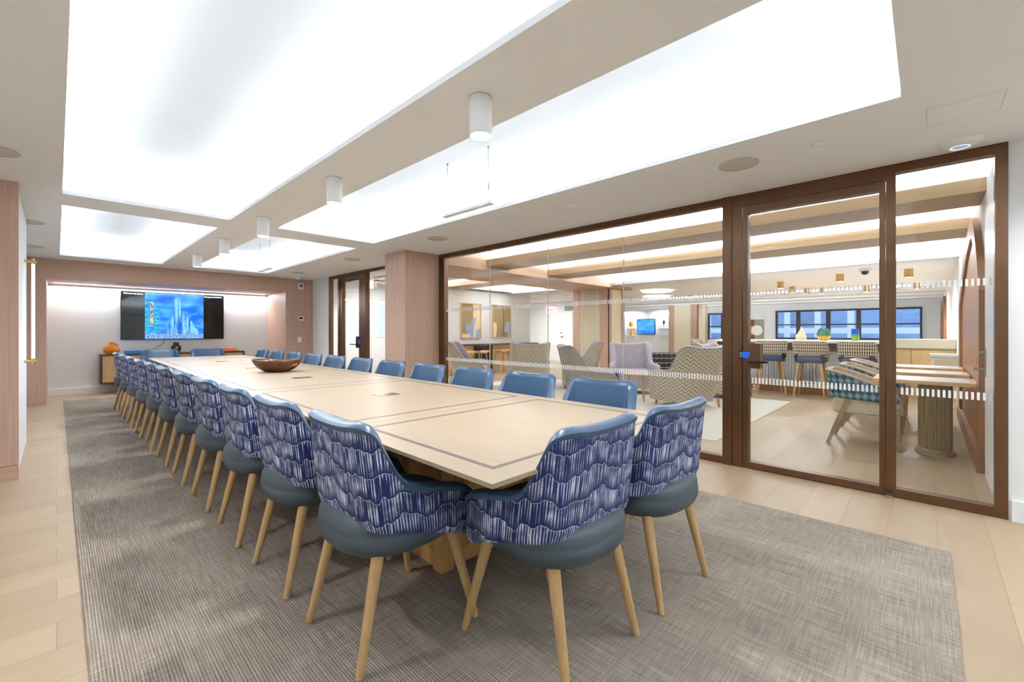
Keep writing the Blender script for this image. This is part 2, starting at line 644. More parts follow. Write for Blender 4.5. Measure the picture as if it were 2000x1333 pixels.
# conference room walls
S('wall_back', B().box(-1.4, 4.3, -3.7, -3.6, 0, 2.6), 'white')
S('wall_left', B().box(-1.5, -1.4, -3.7, 5.4, 0, 2.6), 'white')
b = B().box(-1.4, -0.215, 5.33, 5.40, 0.12, CZ)
S('wall_left_panel', b, 'panel')
S('baseboard_left', B().box(-1.4, -0.215, 5.325, 5.40, 0, 0.115), 'panel_h')
S('wall_left_white', B().box(-0.33, -0.228, 5.40, 7.1, 0.0, CZ), 'white')
S('wall_left_far', B().box(-0.6, -0.48, 7.1, 10.5, 0.0, CZ), 'white')
# wall with screen niche
b = B()
b.box(-0.6, -0.12, 10.53, 11.8, 0, CZ)
b.box(3.59, 4.2, 10.53, 11.8, 0, CZ)
S('wall_far', b, 'panel')
S('wall_far_header', B().box(-0.12, 3.59, 10.53, 11.8, 2.09, CZ), 'panel_h')
S('wall_niche', B().box(-0.2, 3.7, 11.8, 11.95, 0, CZ), 'white')
S('baseboard_far', B().box(-0.12, 3.59, 11.775, 11.8, 0, 0.12), 'white_metal')
S('baseboard_pilaster', B().box(-0.6, -0.12, 10.505, 10.53, 0, 0.10), 'panel_h')
area('niche_led_strip', (1.735, 11.70, 2.082), 3.55, 0.02, 34, (math.radians(-12), 0, 0), (0.95, 0.97, 1))
# white wall pieces in the glazed plane
S('wall_right_far', B().box(4.19, 4.27, 9.62, 11.95, 0, CZ), 'white')
S('wall_right_near', B().box(4.185, 4.29, -3.6, -0.376, 0, CZ), 'white')
S('baseboard_right', B().box(4.165, 4.185, -3.6, -0.39, 0, 0.13), 'white')
b = B().box(3.56, 4.27, 5.585, 6.15, 0, CZ)
S('wall_column', b, 'panel')


# ---------------- glazing in plane X = XG
def frit(b, y0, y1):
    for (z0, z1) in ((1.503, 1.551), (0.746, 0.797)):
        y = y0 + 0.008
        while y + 0.013 < y1:
            b.box(XG - 0.0072, XG - 0.0062, y, y + 0.0135, z0, z1)
            y += 0.0268


k = NT('frit_white')
M['frit'] = k.fin((0.97, 0.97, 0.95, 1), 0.6)

FX0, FX1 = XG - 0.035, XG + 0.045
w1 = T('window_1', None, None, kind='structure')
b = B()
b.box(FX0, FX1, 1.338, 5.585, 2.345, 2.41)
b.box(FX0, FX1, 1.338, 5.585, 0, 0.065)
b.box(FX0, FX1, 5.45, 5.585, 0.065, 2.345)
O('window_frame', b, 'bronze', w1)
ys = [1.338, 2.358, 3.40, 4.446, 5.45]
for a, c in zip(ys, ys[1:]):
    O('pane', B().box(XG - 0.006, XG + 0.006, a + 0.003, c - 0.003, 0.065, 2.345), 'glass', w1)
b = B()
for y in ys[1:-1]:
    b.box(XG - 0.0065, XG + 0.0065, y - 0.0022, y + 0.0022, 0.065, 2.345)
O('pane_joint', b, 'grey', w1)
b = B()
frit(b, 1.345, 5.44)
O('frit_band', b, 'frit', w1)

d1 = T('door_1', None, None, kind='structure')
b = B()
b.box(FX0 - 0.012, FX1, 1.262, 1.338, 0, 2.41)
b.box(FX0 - 0.004, FX1, 1.178, 1.258, 0, 2.41)
b.box(FX0, FX1, 0.161, 0.214, 0, 2.41)
b.box(FX0, FX1, 0.214, 1.178, 2.306, 2.41)
O('door_frame', b, 'bronze', d1)
b = B()
b.box(FX0, FX1, 1.131, 1.170, 0.006, 2.30)
b.box(FX0, FX1, 0.218, 0.252, 0.006, 2.30)
b.box(FX0, FX1, 0.252, 1.131, 2.236, 2.30)
b.box(FX0, FX1, 0.252, 1.131, 0.006, 0.06)
O('door_leaf_frame', b, 'bronze', d1)
O('pane', B().box(XG - 0.006, XG + 0.006, 0.252, 1.131, 0.06, 2.236), 'glass', d1)
b = B()
frit(b, 0.255, 1.128)
O('frit_band', b, 'frit', d1)
O('lock_plate', B().box(FX0 - 0.004, FX1 + 0.004, 1.034, 1.134, 0.878, 1.095), 'bronze', d1)
b = B()
b.tube([(FX0 - 0.003, 1.095, 0.94), (FX0 - 0.05, 1.095, 0.94)], 0.012)
b.box(FX0 - 0.06, FX0 - 0.042, 0.965, 1.112, 0.93, 0.95, 0.004)
O('door_handle', b, 'bronze_dark', d1)
O('strike_plate', B().box(FX0 - 0.008, FX0 - 0.003, 1.181, 1.20, 0.955, 1.035), 'bronze_dark', d1)
O('latch', B().box(FX0 - 0.010, FX0 - 0.007, 1.183, 1.193, 0.968, 1.02), 'steel', d1)
tp = tag(O('painters_tape', B().prism([(1.182, 0.972), (1.182, 1.022), (1.108, 1.019), (1.118, 0.996), (1.128, 0.965)], 'yz', FX0 - 0.0062, FX0 - 0.005), 'blue_tape'),
         'piece of blue masking tape over the latch of the big glass door', 'tape')

w2 = T('window_2', None, None, kind='structure')
b = B()
b.box(FX0, FX1, -0.376, 0.161, 2.345, 2.41)
b.box(FX0, FX1, -0.376, 0.161, 0, 0.065)
b.box(FX0, FX1, -0.376, -0.319, 0.065, 2.345)
O('window_frame', b, 'bronze', w2)
O('pane', B().box(XG - 0.006, XG + 0.006, -0.319, 0.161, 0.065, 2.345), 'glass', w2)
b = B()
frit(b, -0.316, 0.158)
O('frit_band', b, 'frit', w2)
ds = T('door_stopper', 'small steel floor door stopper with black band by the glass door', 'door stopper', (4.135, 0.195, 0))
O('post', B().lathe([(0, 0), (0.021, 0), (0.021, 0.026), (0, 0.026)], n=20), 'steel', ds, smooth=True)
O('bumper', B().lathe([(0, 0.026), (0.0225, 0.026), (0.0225, 0.038), (0.018, 0.042), (0, 0.042)], n=20), 'black', ds, smooth=True)

# far glass door
w3 = T('window_3', None, None, kind='structure')
b = B()
b.box(FX0, FX1, 9.55, 9.62, 0, 2.41)
b.box(FX0, FX1, 9.15, 9.55, 2.35, 2.41)
b.box(FX0, FX1, 6.15, 7.93, 2.35, 2.41)
b.box(FX0, FX1, 9.15, 9.55, 0, 0.06)
b.box(FX0, FX1, 6.15, 7.93, 0, 0.06)
O('window_frame', b, 'bronze', w3)
O('pane', B().box(XG - 0.006, XG + 0.006, 9.15, 9.55, 0.06, 2.35), 'glass', w3)
O('pane', B().box(XG - 0.006, XG + 0.006, 6.15, 7.93, 0.06, 2.35), 'glass', w3)
d2 = T('door_2', None, None, kind='structure')
b = B()
b.box(FX0 - 0.01, FX1, 9.06, 9.15, 0, 2.41)
b.box(FX0 - 0.01, FX1, 7.93, 8.05, 0, 2.41)
b.box(FX0 - 0.01, FX1, 8.05, 9.06, 2.30, 2.41)
O('door_frame', b, 'bronze', d2)
b = B()
b.box(FX0, FX1, 8.97, 9.05, 0.006, 2.29)
b.box(FX0, FX1, 8.06, 8.22, 0.006, 2.29)
b.box(FX0, FX1, 8.22, 8.97, 2.235, 2.29)
b.box(FX0, FX1, 8.22, 8.97, 0.006, 0.06)
O('door_leaf_frame', b, 'bronze', d2)
O('pane', B().box(XG - 0.006, XG + 0.006, 8.22, 8.97, 0.06, 2.235), 'glass', d2)
O('lock_plate', B().box(FX0 - 0.006, FX1 + 0.004, 8.18, 8.34, 0.87, 1.10), 'bronze_dark', d2)
b = B()
b.tube([(FX0 - 0.003, 8.27, 0.94), (FX0 - 0.05, 8.27, 0.94)], 0.012)
b.box(FX0 - 0.06, FX0 - 0.042, 8.25, 8.50, 0.93, 0.95, 0.004)
O('door_handle', b, 'bronze_dark', d2)
tag(O('painters_tape', B().box(FX0 - 0.009, FX0 - 0.0065, 8.17, 8.23, 0.95, 1.03), 'blue_tape'),
    'small piece of blue tape beside the lever of the far glass door', 'tape')

# ================================================================== LOUNGE SHELL
RW = -0.37
LZ = 2.40
S('wall_lounge_right', B().box(4.29, 22.2, RW - 0.12, RW, 0, 2.9), 'white')
S('baseboard_lounge_right', B().box(4.29, 5.33, RW, RW + 0.018, 0, 0.13), 'white')
S('wall_lounge_window', B().box(21.0, 21.12, -0.5, 0.09, 0, 2.9), 'white')
b = B()
b.box(21.0, 21.12, 0.09, 4.62, 2.08, 2.9)
b.box(21.0, 21.12, 0.09, 4.62, 0, 0.87)
b.box(21.0, 21.12, 4.62, 6.7, 0, 2.9)
b.box(21.0, 21.12, 6.7, 7.4, 2.05, 2.9)
b.box(21.0, 21.12, 6.7, 7.4, 0, 0.80)
b.box(21.0, 21.12, 7.4, 13.4, 0, 2.9)
S('wall_lounge_far', b, 'white')
S('wall_lounge_left', B().box(6.4, 10.93, 9.6, 9.72, 0, 2.9), 'white')
S('wall_lounge_back', B().box(14.0, 14.1, 8.7, 13.4, 0, 2.9), 'white')
S('wall_lounge_return', B().box(14.1, 21.0, 12.0, 12.1, 0, 2.9), 'shade_mauve')
S('wall_lounge_end', B().box(4.27, 14.1, 13.3, 13.4, 0, 2.9), 'white')
S('wall_corridor', B().box(4.27, 6.4, 10.2, 10.3, 0, 2.9), 'white')
S('wall_corridor_side', B().box(6.4, 6.5, 9.72, 10.3, 0, 2.9), 'white')
b = B()
b.box(4.26, 9.95, RW, 9.6, 2.72, 2.78)
b.box(14.9, 21.0, RW, 12.0, 2.72, 2.78)
S('ceiling_lounge_raised', b, 'tray')
b = B()
b.box(9.95, 14.9, RW, 9.6, LZ, LZ + 0.05)
b.box(9.95, 9.98, RW, 9.6, LZ, 2.72)
b.box(14.87, 14.9, RW, 12.0, LZ, 2.72)
b.box(6.4, 14.1, 9.6, 13.3, LZ, LZ + 0.05)
b.box(4.26, 6.5, 7.4, 10.2, LZ + 0.02, LZ + 0.05)
S('ceiling_lounge', b, plain('lounge_ceiling_paint', (0.86, 0.89, 0.93), 0.75, var=0.01, scale=3))
S('trim_1', B().box(XG + 0.045, XG + 0.075, -0.376, 9.6, 2.385, 2.78), 'white')
S('trim_2', B().box(4.30, 10.9, 5.85, 7.25, 2.33, 2.72), 'beam_x')
n = 3
for (x0, x1) in ((5.46, 6.06), (7.27, 8.02)):
    S('trim_%d' % n, B().box(x0, x1, RW, 5.85, LZ, 2.52), 'beam'); n += 1
    S('trim_%d' % n, B().box(x0, x1, 7.25, 9.6, LZ, 2.52), 'beam'); n += 1
for (x0, x1) in ((16.0, 16.5), (17.6, 18.1), (19.2, 19.7)):
    S('trim_%d' % n, B().box(x0, x1, RW, 12.0, 2.28, 2.42), 'white'); n += 1
# LED strips on the beams
for (x0, x1) in ((5.46, 6.06), (7.27, 8.02)):
    for xx, s in ((x0 + 0.03, -1), (x1 - 0.03, 1)):
        area('beam_led_strip', (xx, 2.74, 2.535), 0.02, 6.1, LED_L * 6.1, (PI, s * math.radians(-15), 0), (0.92, 0.95, 1))
        area('beam_led_strip', (xx, 8.4, 2.535), 0.02, 2.2, LED_L * 2.2, (PI, s * math.radians(-15), 0), (0.92, 0.95, 1))
area('beam_led_strip', (9.90, 2.74, 2.43), 0.03, 6.1, LED_L * 6.1 * 1.2, (PI, 0, 0), (0.92, 0.95, 1))
area('beam_led_strip', (9.90, 8.4, 2.43), 0.03, 2.2, LED_L * 2.6, (PI, 0, 0), (0.92, 0.95, 1))
S('trim_%d' % n, B().box(9.80, 9.95, RW, 9.6, 2.38, 2.40).box(9.80, 9.815, RW, 9.6, 2.40, 2.455), 'tray'); n += 1
for xx in (16.25, 17.85, 19.45):
    area('beam_led_strip', (xx, 5.0, 2.44), 0.03, 9.5, 90, (PI, 0, 0), (0.95, 0.96, 1))

S('trim_%d' % n, B().box(4.30, 9.8, 9.36, 9.6, 2.42, 2.44).box(4.30, 9.8, 9.36, 9.375, 2.44, 2.48), 'tray'); n += 1
area('wall_cove_strip', (7.2, 9.47, 2.455), 5.0, 0.03, LED_L * 5.0 * 1.6, (PI, 0, 0), (0.92, 0.95, 1))
area('added_wall_fill_strip', (7.2, 7.30, 2.45), 5.0, 0.03, LED_L * 5.0 * 1.3, (PI, 0, 0), (0.92, 0.95, 1))  # added strip behind the cross-beam to brighten the left lounge wall

# columns in the lounge
def clad_column(x0, x1, y0, y1, z, ribs):
    c = T('column', None, None, kind='structure')
    O('core', B().box(x0, x1, y0, y1, 0, z), 'cream', c)
    b = B()
    e, p = 0.13, 0.02
    b.box(x0 - p, x0, y0 - p, y0 + e * 2, 0, z)
    b.box(x0 - p, x0, y1 - e * 1.6, y1 + p, 0, z)
    b.box(x0 - p, x0 + e, y0 - p, y0, 0, z)
    b.box(x1 - e, x1 + p, y0 - p, y0, 0, z)
    O('corner_trim', b, 'panel', c)
    if ribs:
        b = B()
        y = y0 + e * 2 + 0.02
        while y < y1 - e * 1.6:
            b.box(x0 - 0.014, x0, y, y + 0.022, 0, z)
            y += 0.045
        O('ribs', b, 'cream', c)


clad_column(10.1, 10.9, 6.1, 7.2, 2.33, True)
clad_column(17.6, 18.6, 6.6, 7.75, 2.28, False)

# far windows
def sash(y0, y1, z0, z1):
    global wn
    wn += 1
    wi = T('window_%d' % wn, None, None, kind='structure')
    f = 0.07
    b = B()
    b.box(20.93, 21.06, y0, y0 + f, z0, z1)
    b.box(20.93, 21.06, y1 - f, y1, z0, z1)
    b.box(20.93, 21.06, y0 + f, y1 - f, z1 - f, z1)
    b.box(20.93, 21.06, y0 + f, y1 - f, z0, z0 + f)
    b.box(20.95, 21.04, y0 + f, y1 - f, (z0 + z1) / 2 - 0.025, (z0 + z1) / 2 + 0.025)
    O('window_frame', b, 'black', wi)
    O('pane', B().box(20.99, 21.0, y0 + f, y1 - f, z0 + f, z1 - f), 'glass', wi)


wn = 3
for y0, y1 in ((0.10, 1.03), (1.03, 1.86), (1.86, 2.80), (2.80, 3.80), (3.80, 4.61)):
    sash(y0, y1, 0.88, 2.07)
sash(6.72, 7.38, 0.81, 2.04)
tag(O('street_building', B().box(30, 40, -12, 24, -8, 22), 'facade'), 'pale blue office facade seen through the far windows', 'building')

# arched wood door on the lounge right wall
def arch_poly(x0, x1, zs, za, n=12, xm=None):
    """pointed arch outline"""
    xm = (x0 + x1) / 2 if xm is None else xm
    pts = [(x1, 0), (x1, zs)]
    for i in range(1, n):
        a = i / n
        pts.append((x1 - (x1 - xm) * a, zs + (za - zs) * (1 - (1 - a) ** 1.7)))
    pts.append((xm, za))
    for i in range(n - 1, 0, -1):
        a = i / n
        pts.append((x0 + (xm - x0) * a, zs + (za - zs) * (1 - (1 - a) ** 1.7)))
    pts += [(x0, zs), (x0, 0)]
    return pts


def arch(name, x0, x1, zs, za, xm=None):
    r = T(name, None, None, kind='structure')
    outer, inner = arch_poly(x0, x1, zs, za, xm=xm), arch_poly(x0 + 0.28, x1 - 0.28, zs - 0.02, za - 0.20, xm=xm)
    b = B()
    Y0, Y1 = RW, RW + 0.05
    vo = [[b.b.verts.new((a, y, c)) for a, c in outer] for y in (Y0, Y1)]
    vi = [[b.b.verts.new((a, y, c)) for a, c in inner] for y in (Y0, Y1)]
    for i in range(len(outer) - 1):
        b.b.faces.new((vo[0][i], vo[0][i + 1], vo[1][i + 1], vo[1][i]))
        b.b.faces.new((vi[0][i], vi[0][i + 1], vi[1][i + 1], vi[1][i]))
        b.b.faces.new((vo[1][i], vo[1][i + 1], vi[1][i + 1], vi[1][i]))
    O('door_frame', b, 'arch', r)
    b = B()
    b.prism(arch_poly(x0 + 0.29, x1 - 0.29, zs - 0.02, za - 0.21, xm=xm), 'xz', RW + 0.001, RW + 0.025)
    O('door_panel', b, 'arch', r)
    O('kick_plate', B().box(x0 - 0.01, x1 + 0.01, RW, RW + 0.065, 0, 0.16), 'arch', r)


arch('door_3', 5.40, 8.62, 1.55, 2.34, 6.35)
arch('door_4', 15.6, 17.2, 1.45, 2.15)
arch('door_5', 18.0, 19.6, 1.45, 2.15)
# white door in the same wall, near the glass
dd = T('door_6', None, None, kind='structure')
O('door_leaf', B().box(4.36, 5.16, RW, RW + 0.03, 0.14, 2.15), 'white_metal', dd)
b = B()
b.tube([(5.08, RW + 0.03, 0.90), (5.08, RW + 0.10, 0.90)], 0.011)
b.tube([(5.08, RW + 0.09, 0.90), (5.20, RW + 0.095, 0.895)], 0.011)
b.box(5.06, 5.10, RW + 0.028, RW + 0.036, 0.84, 1.06)
b.tube([(5.08, RW + 0.03, 1.03), (5.08, RW + 0.07, 1.03)], 0.016)
O('door_handle', b, 'steel', dd)
tag(O('key_tag', B().lathe([(0, 0.0), (0.018, 0.004), (0.018, 0.05), (0.006, 0.06), (0, 0.06)], n=10, sy=0.3), 'yellow', loc=(5.09, RW + 0.085, 0.93)),
    'yellow tag hanging from the key of the white lounge door', 'tag')

# added lamps that brighten the corridor and hallway
def added_panel_lamp(x, y, z, sx, sy, pw, label):
    t = T('added_panel_light', label, 'ceiling light', (x, y, z))
    O('panel_frame', B().box(-sx / 2 - 0.02, sx / 2 + 0.02, -sy / 2 - 0.02, sy / 2 + 0.02, -0.02, 0), 'white_metal', t)
    a = area('added_panel_lamp', (0, 0, -0.023), sx, sy, pw)
    a.parent = t


added_panel_lamp(5.2, 8.9, 2.41, 0.5, 0.5, 42, 'added square ceiling lamp in the corridor beyond the far glass door')
added_panel_lamp(12.2, 10.6, 2.39, 0.5, 0.5, 60, 'added square ceiling lamp in the hallway beyond the wing chairs')

# corridor door, exit signs, notice
dc = T('door_7', None, None, kind='structure')
b = B()
b.box(4.66, 4.72, 10.17, 10.2, 0, 2.24)
b.box(5.50, 5.56, 10.17, 10.2, 0, 2.24)
b.box(4.72, 5.50, 10.17, 10.2, 2.18, 2.24)
O('door_frame', b, 'white_metal', dc)
O('door_leaf', B().box(4.725, 5.495, 10.185, 10.199, 0.01, 2.175), 'white_metal', dc)
O('door_handle', B().tube([(5.44, 10.18, 0.95), (5.44, 10.13, 0.95), (5.35, 10.12, 0.95)], 0.01), 'steel', dc)
ex = T('exit_sign', 'white exit sign with red letters above the corridor door beyond the far glass door', 'sign', (0, 0, 0))
O('sign_box', B().box(4.72, 5.08, 9.30, 9.34, 2.20, 2.42), 'white_metal', ex)
text('letters', 'EXIT', 0.20, 'red', ex, MF_negY(4.79, 9.297, 2.235))
ex['label'] = 'white exit sign with red letters in the corridor behind the far glass door'
ex2 = T('exit_sign', 'pink-red glowing exit sign in the hallway beyond the wing chairs', 'sign')
O('sign_box', B().box(13.92, 13.99, 10.92, 11.34, 1.97, 2.20), emis('exit_pink', rgb(255, 170, 190), 1.0), ex2)
text('letters', 'EXIT', 0.19, 'red', ex2, MF_negX(13.915, 11.30, 2.01))
nb = T('notice_board', 'pale blue notice on the white wall beyond the far glass door', 'notice')
O('board', B().box(5.64, 6.0, 10.185, 10.2, 1.05, 1.90), 'white_metal', nb)
O('poster', B().box(5.66, 5.98, 10.18, 10.186, 1.08, 1.87), plain('pale_blue_paper', rgb(206, 222, 246), 0.6), nb)

# hallway door
dh = T('door_8', None, None, kind='structure')
O('door_leaf', B().box(13.96, 14.0, 10.05, 10.72, 0, 1.95), 'white_metal', dh)
b = B()
b.tube([(13.96, 10.58, 1.15), (13.92, 10.58, 1.15)], 0.03)
b.tube([(13.96, 10.58, 1.0), (13.90, 10.58, 1.0), (13.89, 10.45, 1.0)], 0.018)
O('door_handle', b, 'steel', dh)
va = T('wall_vent', 'grey return-air grille high on the hallway wall', 'vent')
O('backing', B().box(13.985, 13.999, 9.95, 10.45, 2.02, 2.2), 'grey_dark', va)
b = B()
for i in range(6):
    b.box(13.97, 13.99, 9.96, 10.44, 2.03 + i * 0.028, 2.043 + i * 0.028)
O('louvres', b, 'grey', va)

# ================================================================== CEILING FIXTURES
def ceiling_speaker(x, y, label, z=CZ):
    s = T('ceiling_speaker', label, 'speaker', (x, y, z), group='round ceiling speakers')
    O('rim', B().lathe([(0.118, -0.001), (0.13, -0.001), (0.13, -0.006), (0.118, -0.006)], n=40), 'grey', s, smooth=True)
    O('grille', B().lathe([(0, -0.004), (0.118, -0.004), (0.118, -0.001)], n=40), 'grey', s)
    return s


ceiling_speaker(3.40, 0.985, 'round grey ceiling speaker above the big glass door, largest on the right strip')
ceiling_speaker(3.42, 4.60, 'round grey ceiling speaker between the glass wall and the wood column')
ceiling_speaker(3.42, 6.97, 'round grey ceiling speaker just beyond the wood column')
ceiling_speaker(3.43, 9.36, 'round grey ceiling speaker in the far right corner of the ceiling')
ceiling_speaker(-0.30, 4.49, 'round grey ceiling speaker at the left edge of the photo')
ceiling_speaker(-0.22, 7.15, 'round grey ceiling speaker beside the left wall above the chairs')
ceiling_speaker(-0.25, 9.20, 'round grey ceiling speaker nearest the screen wall on the left strip')
for x, y, lb in ((3.40, 0.507, 'small flat white ceiling disc nearest the access hatch'),
                 (3.42, 2.466, 'small flat ceiling disc above the fixed glass panes'),
                 (3.44, 5.147, 'small flat ceiling disc in front of the wood column'),
                 (3.42, 6.543, 'small flat ceiling disc behind the wood column')):
    tag(O('sprinkler_cover', B().lathe([(0, -0.006), (0.038, -0.006), (0.042, -0.003), (0.042, 0)], n=28), 'white_metal', loc=(x, y, CZ), smooth=True), lb, 'sprinkler cover', 'sprinkler covers')


def wap(x, y, label):
    s = T('ceiling_access_point', label, 'access point', (x, y, CZ))
    O('housing', B().lathe([(0, -0.034), (0.05, -0.033), (0.085, -0.022), (0.105, -0.006), (0.107, 0)], n=40), 'white_metal', s, smooth=True)
    O('light_ring', B().lathe([(0.04, -0.0345), (0.046, -0.0345), (0.046, -0.033)], n=32), emis('blue_ring', rgb(150, 190, 255), 1.2), s)


wap(3.985, -0.155, 'white domed wireless unit on the ceiling above the right glass pane')
wap(3.72, 10.17, 'white domed wireless unit on the ceiling by the far wood wall')
b = B()
x0, x1, y0, y1 = 3.27, 3.545, -0.292, 0.002
for q in ((x0, x1, y0, y0 + 0.003), (x0, x1, y1 - 0.003, y1), (x0, x0 + 0.003, y0, y1), (x1 - 0.003, x1, y0, y1)):
    b.box(q[0], q[1], q[2], q[3], CZ - 0.001, CZ)
ah = T('access_hatch', 'square flush access hatch in the white ceiling near the glass wall', 'hatch')
O('seam', b, 'grey', ah)
O('panel', B().box(x0 + 0.004, x1 - 0.004, y0 + 0.004, y1 - 0.004, CZ - 0.0008, CZ), 'ceiling', ah)
tag(O('motion_sensor', B().box(4.02, 4.10, 1.23, 1.31, CZ - 0.012, CZ, 0.003), 'white_metal'), 'small white sensor on the ceiling over the glass door frame', 'sensor')
tag(O('motion_sensor', B().box(4.04, 4.12, 8.5, 8.62, CZ - 0.02, CZ, 0.003), 'white_metal'), 'small white sensor on the ceiling over the far glass door', 'sensor')


def downlight(x, y, z, label, mat, r, h, group, power, lens='led'):
    s = T('cylinder_downlight', label, 'ceiling light', (x, y, z), group=group)
    O('canopy', B().lathe([(0, 0), (r + 0.002, 0), (r + 0.002, -0.006), (0, -0.006)], n=36), 'grey' if mat == 'white_metal' else mat, s, smooth=True)
    O('housing', B().lathe([(r, -0.006), (r, -h), (r - 0.004, -h), (r - 0.006, -h + 0.02)], n=36), mat, s, smooth=True)
    O('lens', B().lathe([(0, -h + 0.006), (r - 0.005, -h + 0.006)], n=36), lens, s)
    if power:
        d = bpy.data.lights.new('downlight_lamp', 'SPOT')
        d.energy = power
        d.spot_size = math.radians(165)
        d.spot_blend = 0.6
        d.shadow_soft_size = 0.05
        d.color = (0.96, 0.97, 1.0)
        o = bpy.data.objects.new('downlight_lamp', d)
        C.objects.link(o)
        o.location = (0, 0, -h - 0.01)
        o.parent = s
    return s


for y, lb in ((1.67, 'nearest and largest of the white cylinder ceiling lights'), (3.385, 'second nearest white cylinder ceiling light'),
              (5.10, 'middle one of the five white cylinder ceiling lights'), (6.65, 'second farthest white cylinder ceiling light'),
              (8.25, 'farthest white cylinder ceiling light, nearest the screen wall')):
    downlight(1.515, y, CZ, lb, 'white_metal', 0.058, 0.20, 'white cylinder lights over the table', 62)
for x, y, lb in ((3.55, -1.1, 'added white cylinder ceiling light behind the camera, right side'), (3.55, -2.6, 'added white cylinder ceiling light behind the camera, back right'),
                 (-0.6, 2.2, 'added white cylinder ceiling light left of the camera')):
    downlight(x, y, CZ, lb, 'white_metal', 0.058, 0.20, 'added white cylinder lights around the camera', 50)  # added out-of-view lights for the near end of the room
for x, y, lb in ((12.1, 2.56, 'brass cylinder light above the left of the bar'), (11.3, 1.31, 'brass cylinder light in the middle above the bar'),
                 (11.3, 0.25, 'brass cylinder light seen through the right glass pane, nearer one'), (13.6, 2.60, 'brass cylinder light, second behind the left of the bar'),
                 (14.3, 2.4, 'brass cylinder light, third behind the left of the bar'), (14.6, 2.1, 'brass cylinder light, fourth behind the left of the bar'),
                 (14.7, 1.15, 'small brass cylinder light behind the middle of the bar'), (14.6, 0.18, 'small brass cylinder light seen through the right glass pane')):
    downlight(x, y, LZ, lb, 'brass', 0.07, 0.16, 'brass cylinder lights over the bar', 90)
for x, y in ((6.9, 4.9), (8.6, 4.6)):
    pass


def pendant(x, ya, yb, z, label):
    s = T('pendant_light', label, 'pendant light', (x, (ya + yb) / 2, z))
    h = abs(yb - ya) / 2
    O('bar', B().box(-0.03, 0.03, -h - 0.05, h + 0.05, -0.012, 0.012, 0.003), 'white_metal', s)
    O('diffuser', B().box(-0.022, 0.022, -h - 0.03, h + 0.03, -0.014, -0.012), 'white', s)
    for q in (-h, h):
        wv = O('cable', B().tube([(0, q, 0.012), (0, q, TZ - z)], 0.0022, 6), 'grey_dark', s)
        O('ceiling_hook', B().tube([(0, q, TZ - z - 0.02), (0, q, TZ - z)], 0.008, 8), 'steel', wv)
    O('power_cord', B().tube([(0, -h + 0.03, 0.012), (0, -h + 0.004, 0.06), (0.006, -h, 0.14), (0.004, -h + 0.004, 0.24), (0, -h, TZ - z)], 0.002, 6), 'grey_dark', s)
    return s


pendant(2.49, 2.65, 3.2, 2.27, 'slim white bar lamp hanging on thin cables in the near raised ceiling tray')
pendant(2.49, 8.05, 8.55, 2.27, 'slim white bar lamp hanging on thin cables in the far raised ceiling tray')
cm = T('dome_camera', 'white ceiling dome camera with dark lens beyond the glass door', 'camera', (10.65, 0.85, LZ))
O('mount', B().lathe([(0, 0), (0.10, 0), (0.09, -0.05), (0, -0.05)], n=24), 'white_metal', cm, smooth=True)
O('lens_dome', B().lathe([(0.06, -0.05), (0.055, -0.09), (0.03, -0.115), (0, -0.12)], n=24), 'black', cm, smooth=True)
rl = T('ring_light', 'round glowing ring lamp on the lounge ceiling', 'ceiling light', (12.1, 5.7, LZ - 0.002))
O('ring', B().lathe([(0.28, 0), (0.28, -0.04), (0.42, -0.04), (0.42, 0)], n=48), 'ring', rl, smooth=True)
O('base', B().lathe([(0, -0.005), (0.28, -0.005)], n=48), 'white_metal', rl)
rl2 = dup(rl, (14.0, 6.6, LZ - 0.002), 0, 'second round glowing ring lamp, farther back on the lounge ceiling')

# ================================================================== LEFT WALL SCONCE
ws = T('wall_sconce', 'tall glowing tube lamp with brass end brackets on the left wall', 'wall lamp', (-0.228, 6.6, 0))
for z in (1.915, 0.895):
    b = B()
    b.tube([(0.0, 0, z), (0.088, 0, z)], 0.014, 14)
    b.tube([(0.062, 0, z - 0.03), (0.062, 0, z + 0.03)], 0.013, 14)
    O('bracket', b, 'brass', ws, smooth=True)
O('tube', B().tube([(0.062, 0, 0.925), (0.062, 0, 1.885)], 0.0125, 16), 'tube', ws, smooth=True)

# ================================================================== NICHE: SCREEN, CREDENZA
tv = T('wall_screen', 'large black television showing a blue city picture in the lit niche', 'television', (0, 11.74, 0))
O('bezel', B().box(0.888, 2.665, 0, 0.05, 1.03, 2.025, 0.006), 'black', tv)
O('glass_panel', B().box(0.90, 2.653, -0.003, 0.001, 1.042, 2.013), 'gloss_black', tv)
k = NT('screen_sky')
nz = k.noise(k.coord(scale=(1.6, 1, 4)), 1.3, 4, 0.55)
colr = k.ramp(nz, [(0.40, rgb(0, 96, 236)), (0.58, rgb(70, 166, 255)), (0.75, rgb(136, 200, 255))])
k.p.inputs['Base Color'].default_value = (0, 0, 0, 1)
k.l(colr, k.p.inputs['Emission Color'])
k.p.inputs['Emission Strength'].default_value = 0.95
M['scr_sky'] = k.m


def screen_mat(name, c1, c2, sx, sz):
    k = NT(name)
    nz = k.noise(k.coord(scale=(sx, 1, sz)), 1, 3, 0.6)
    k.p.inputs['Base Color'].default_value = (0, 0, 0, 1)
    k.l(k.ramp(nz, [(0.40, c1), (0.6, c2)]), k.p.inputs['Emission Color'])
    k.p.inputs['Emission Strength'].default_value = 0.95
    return k.m


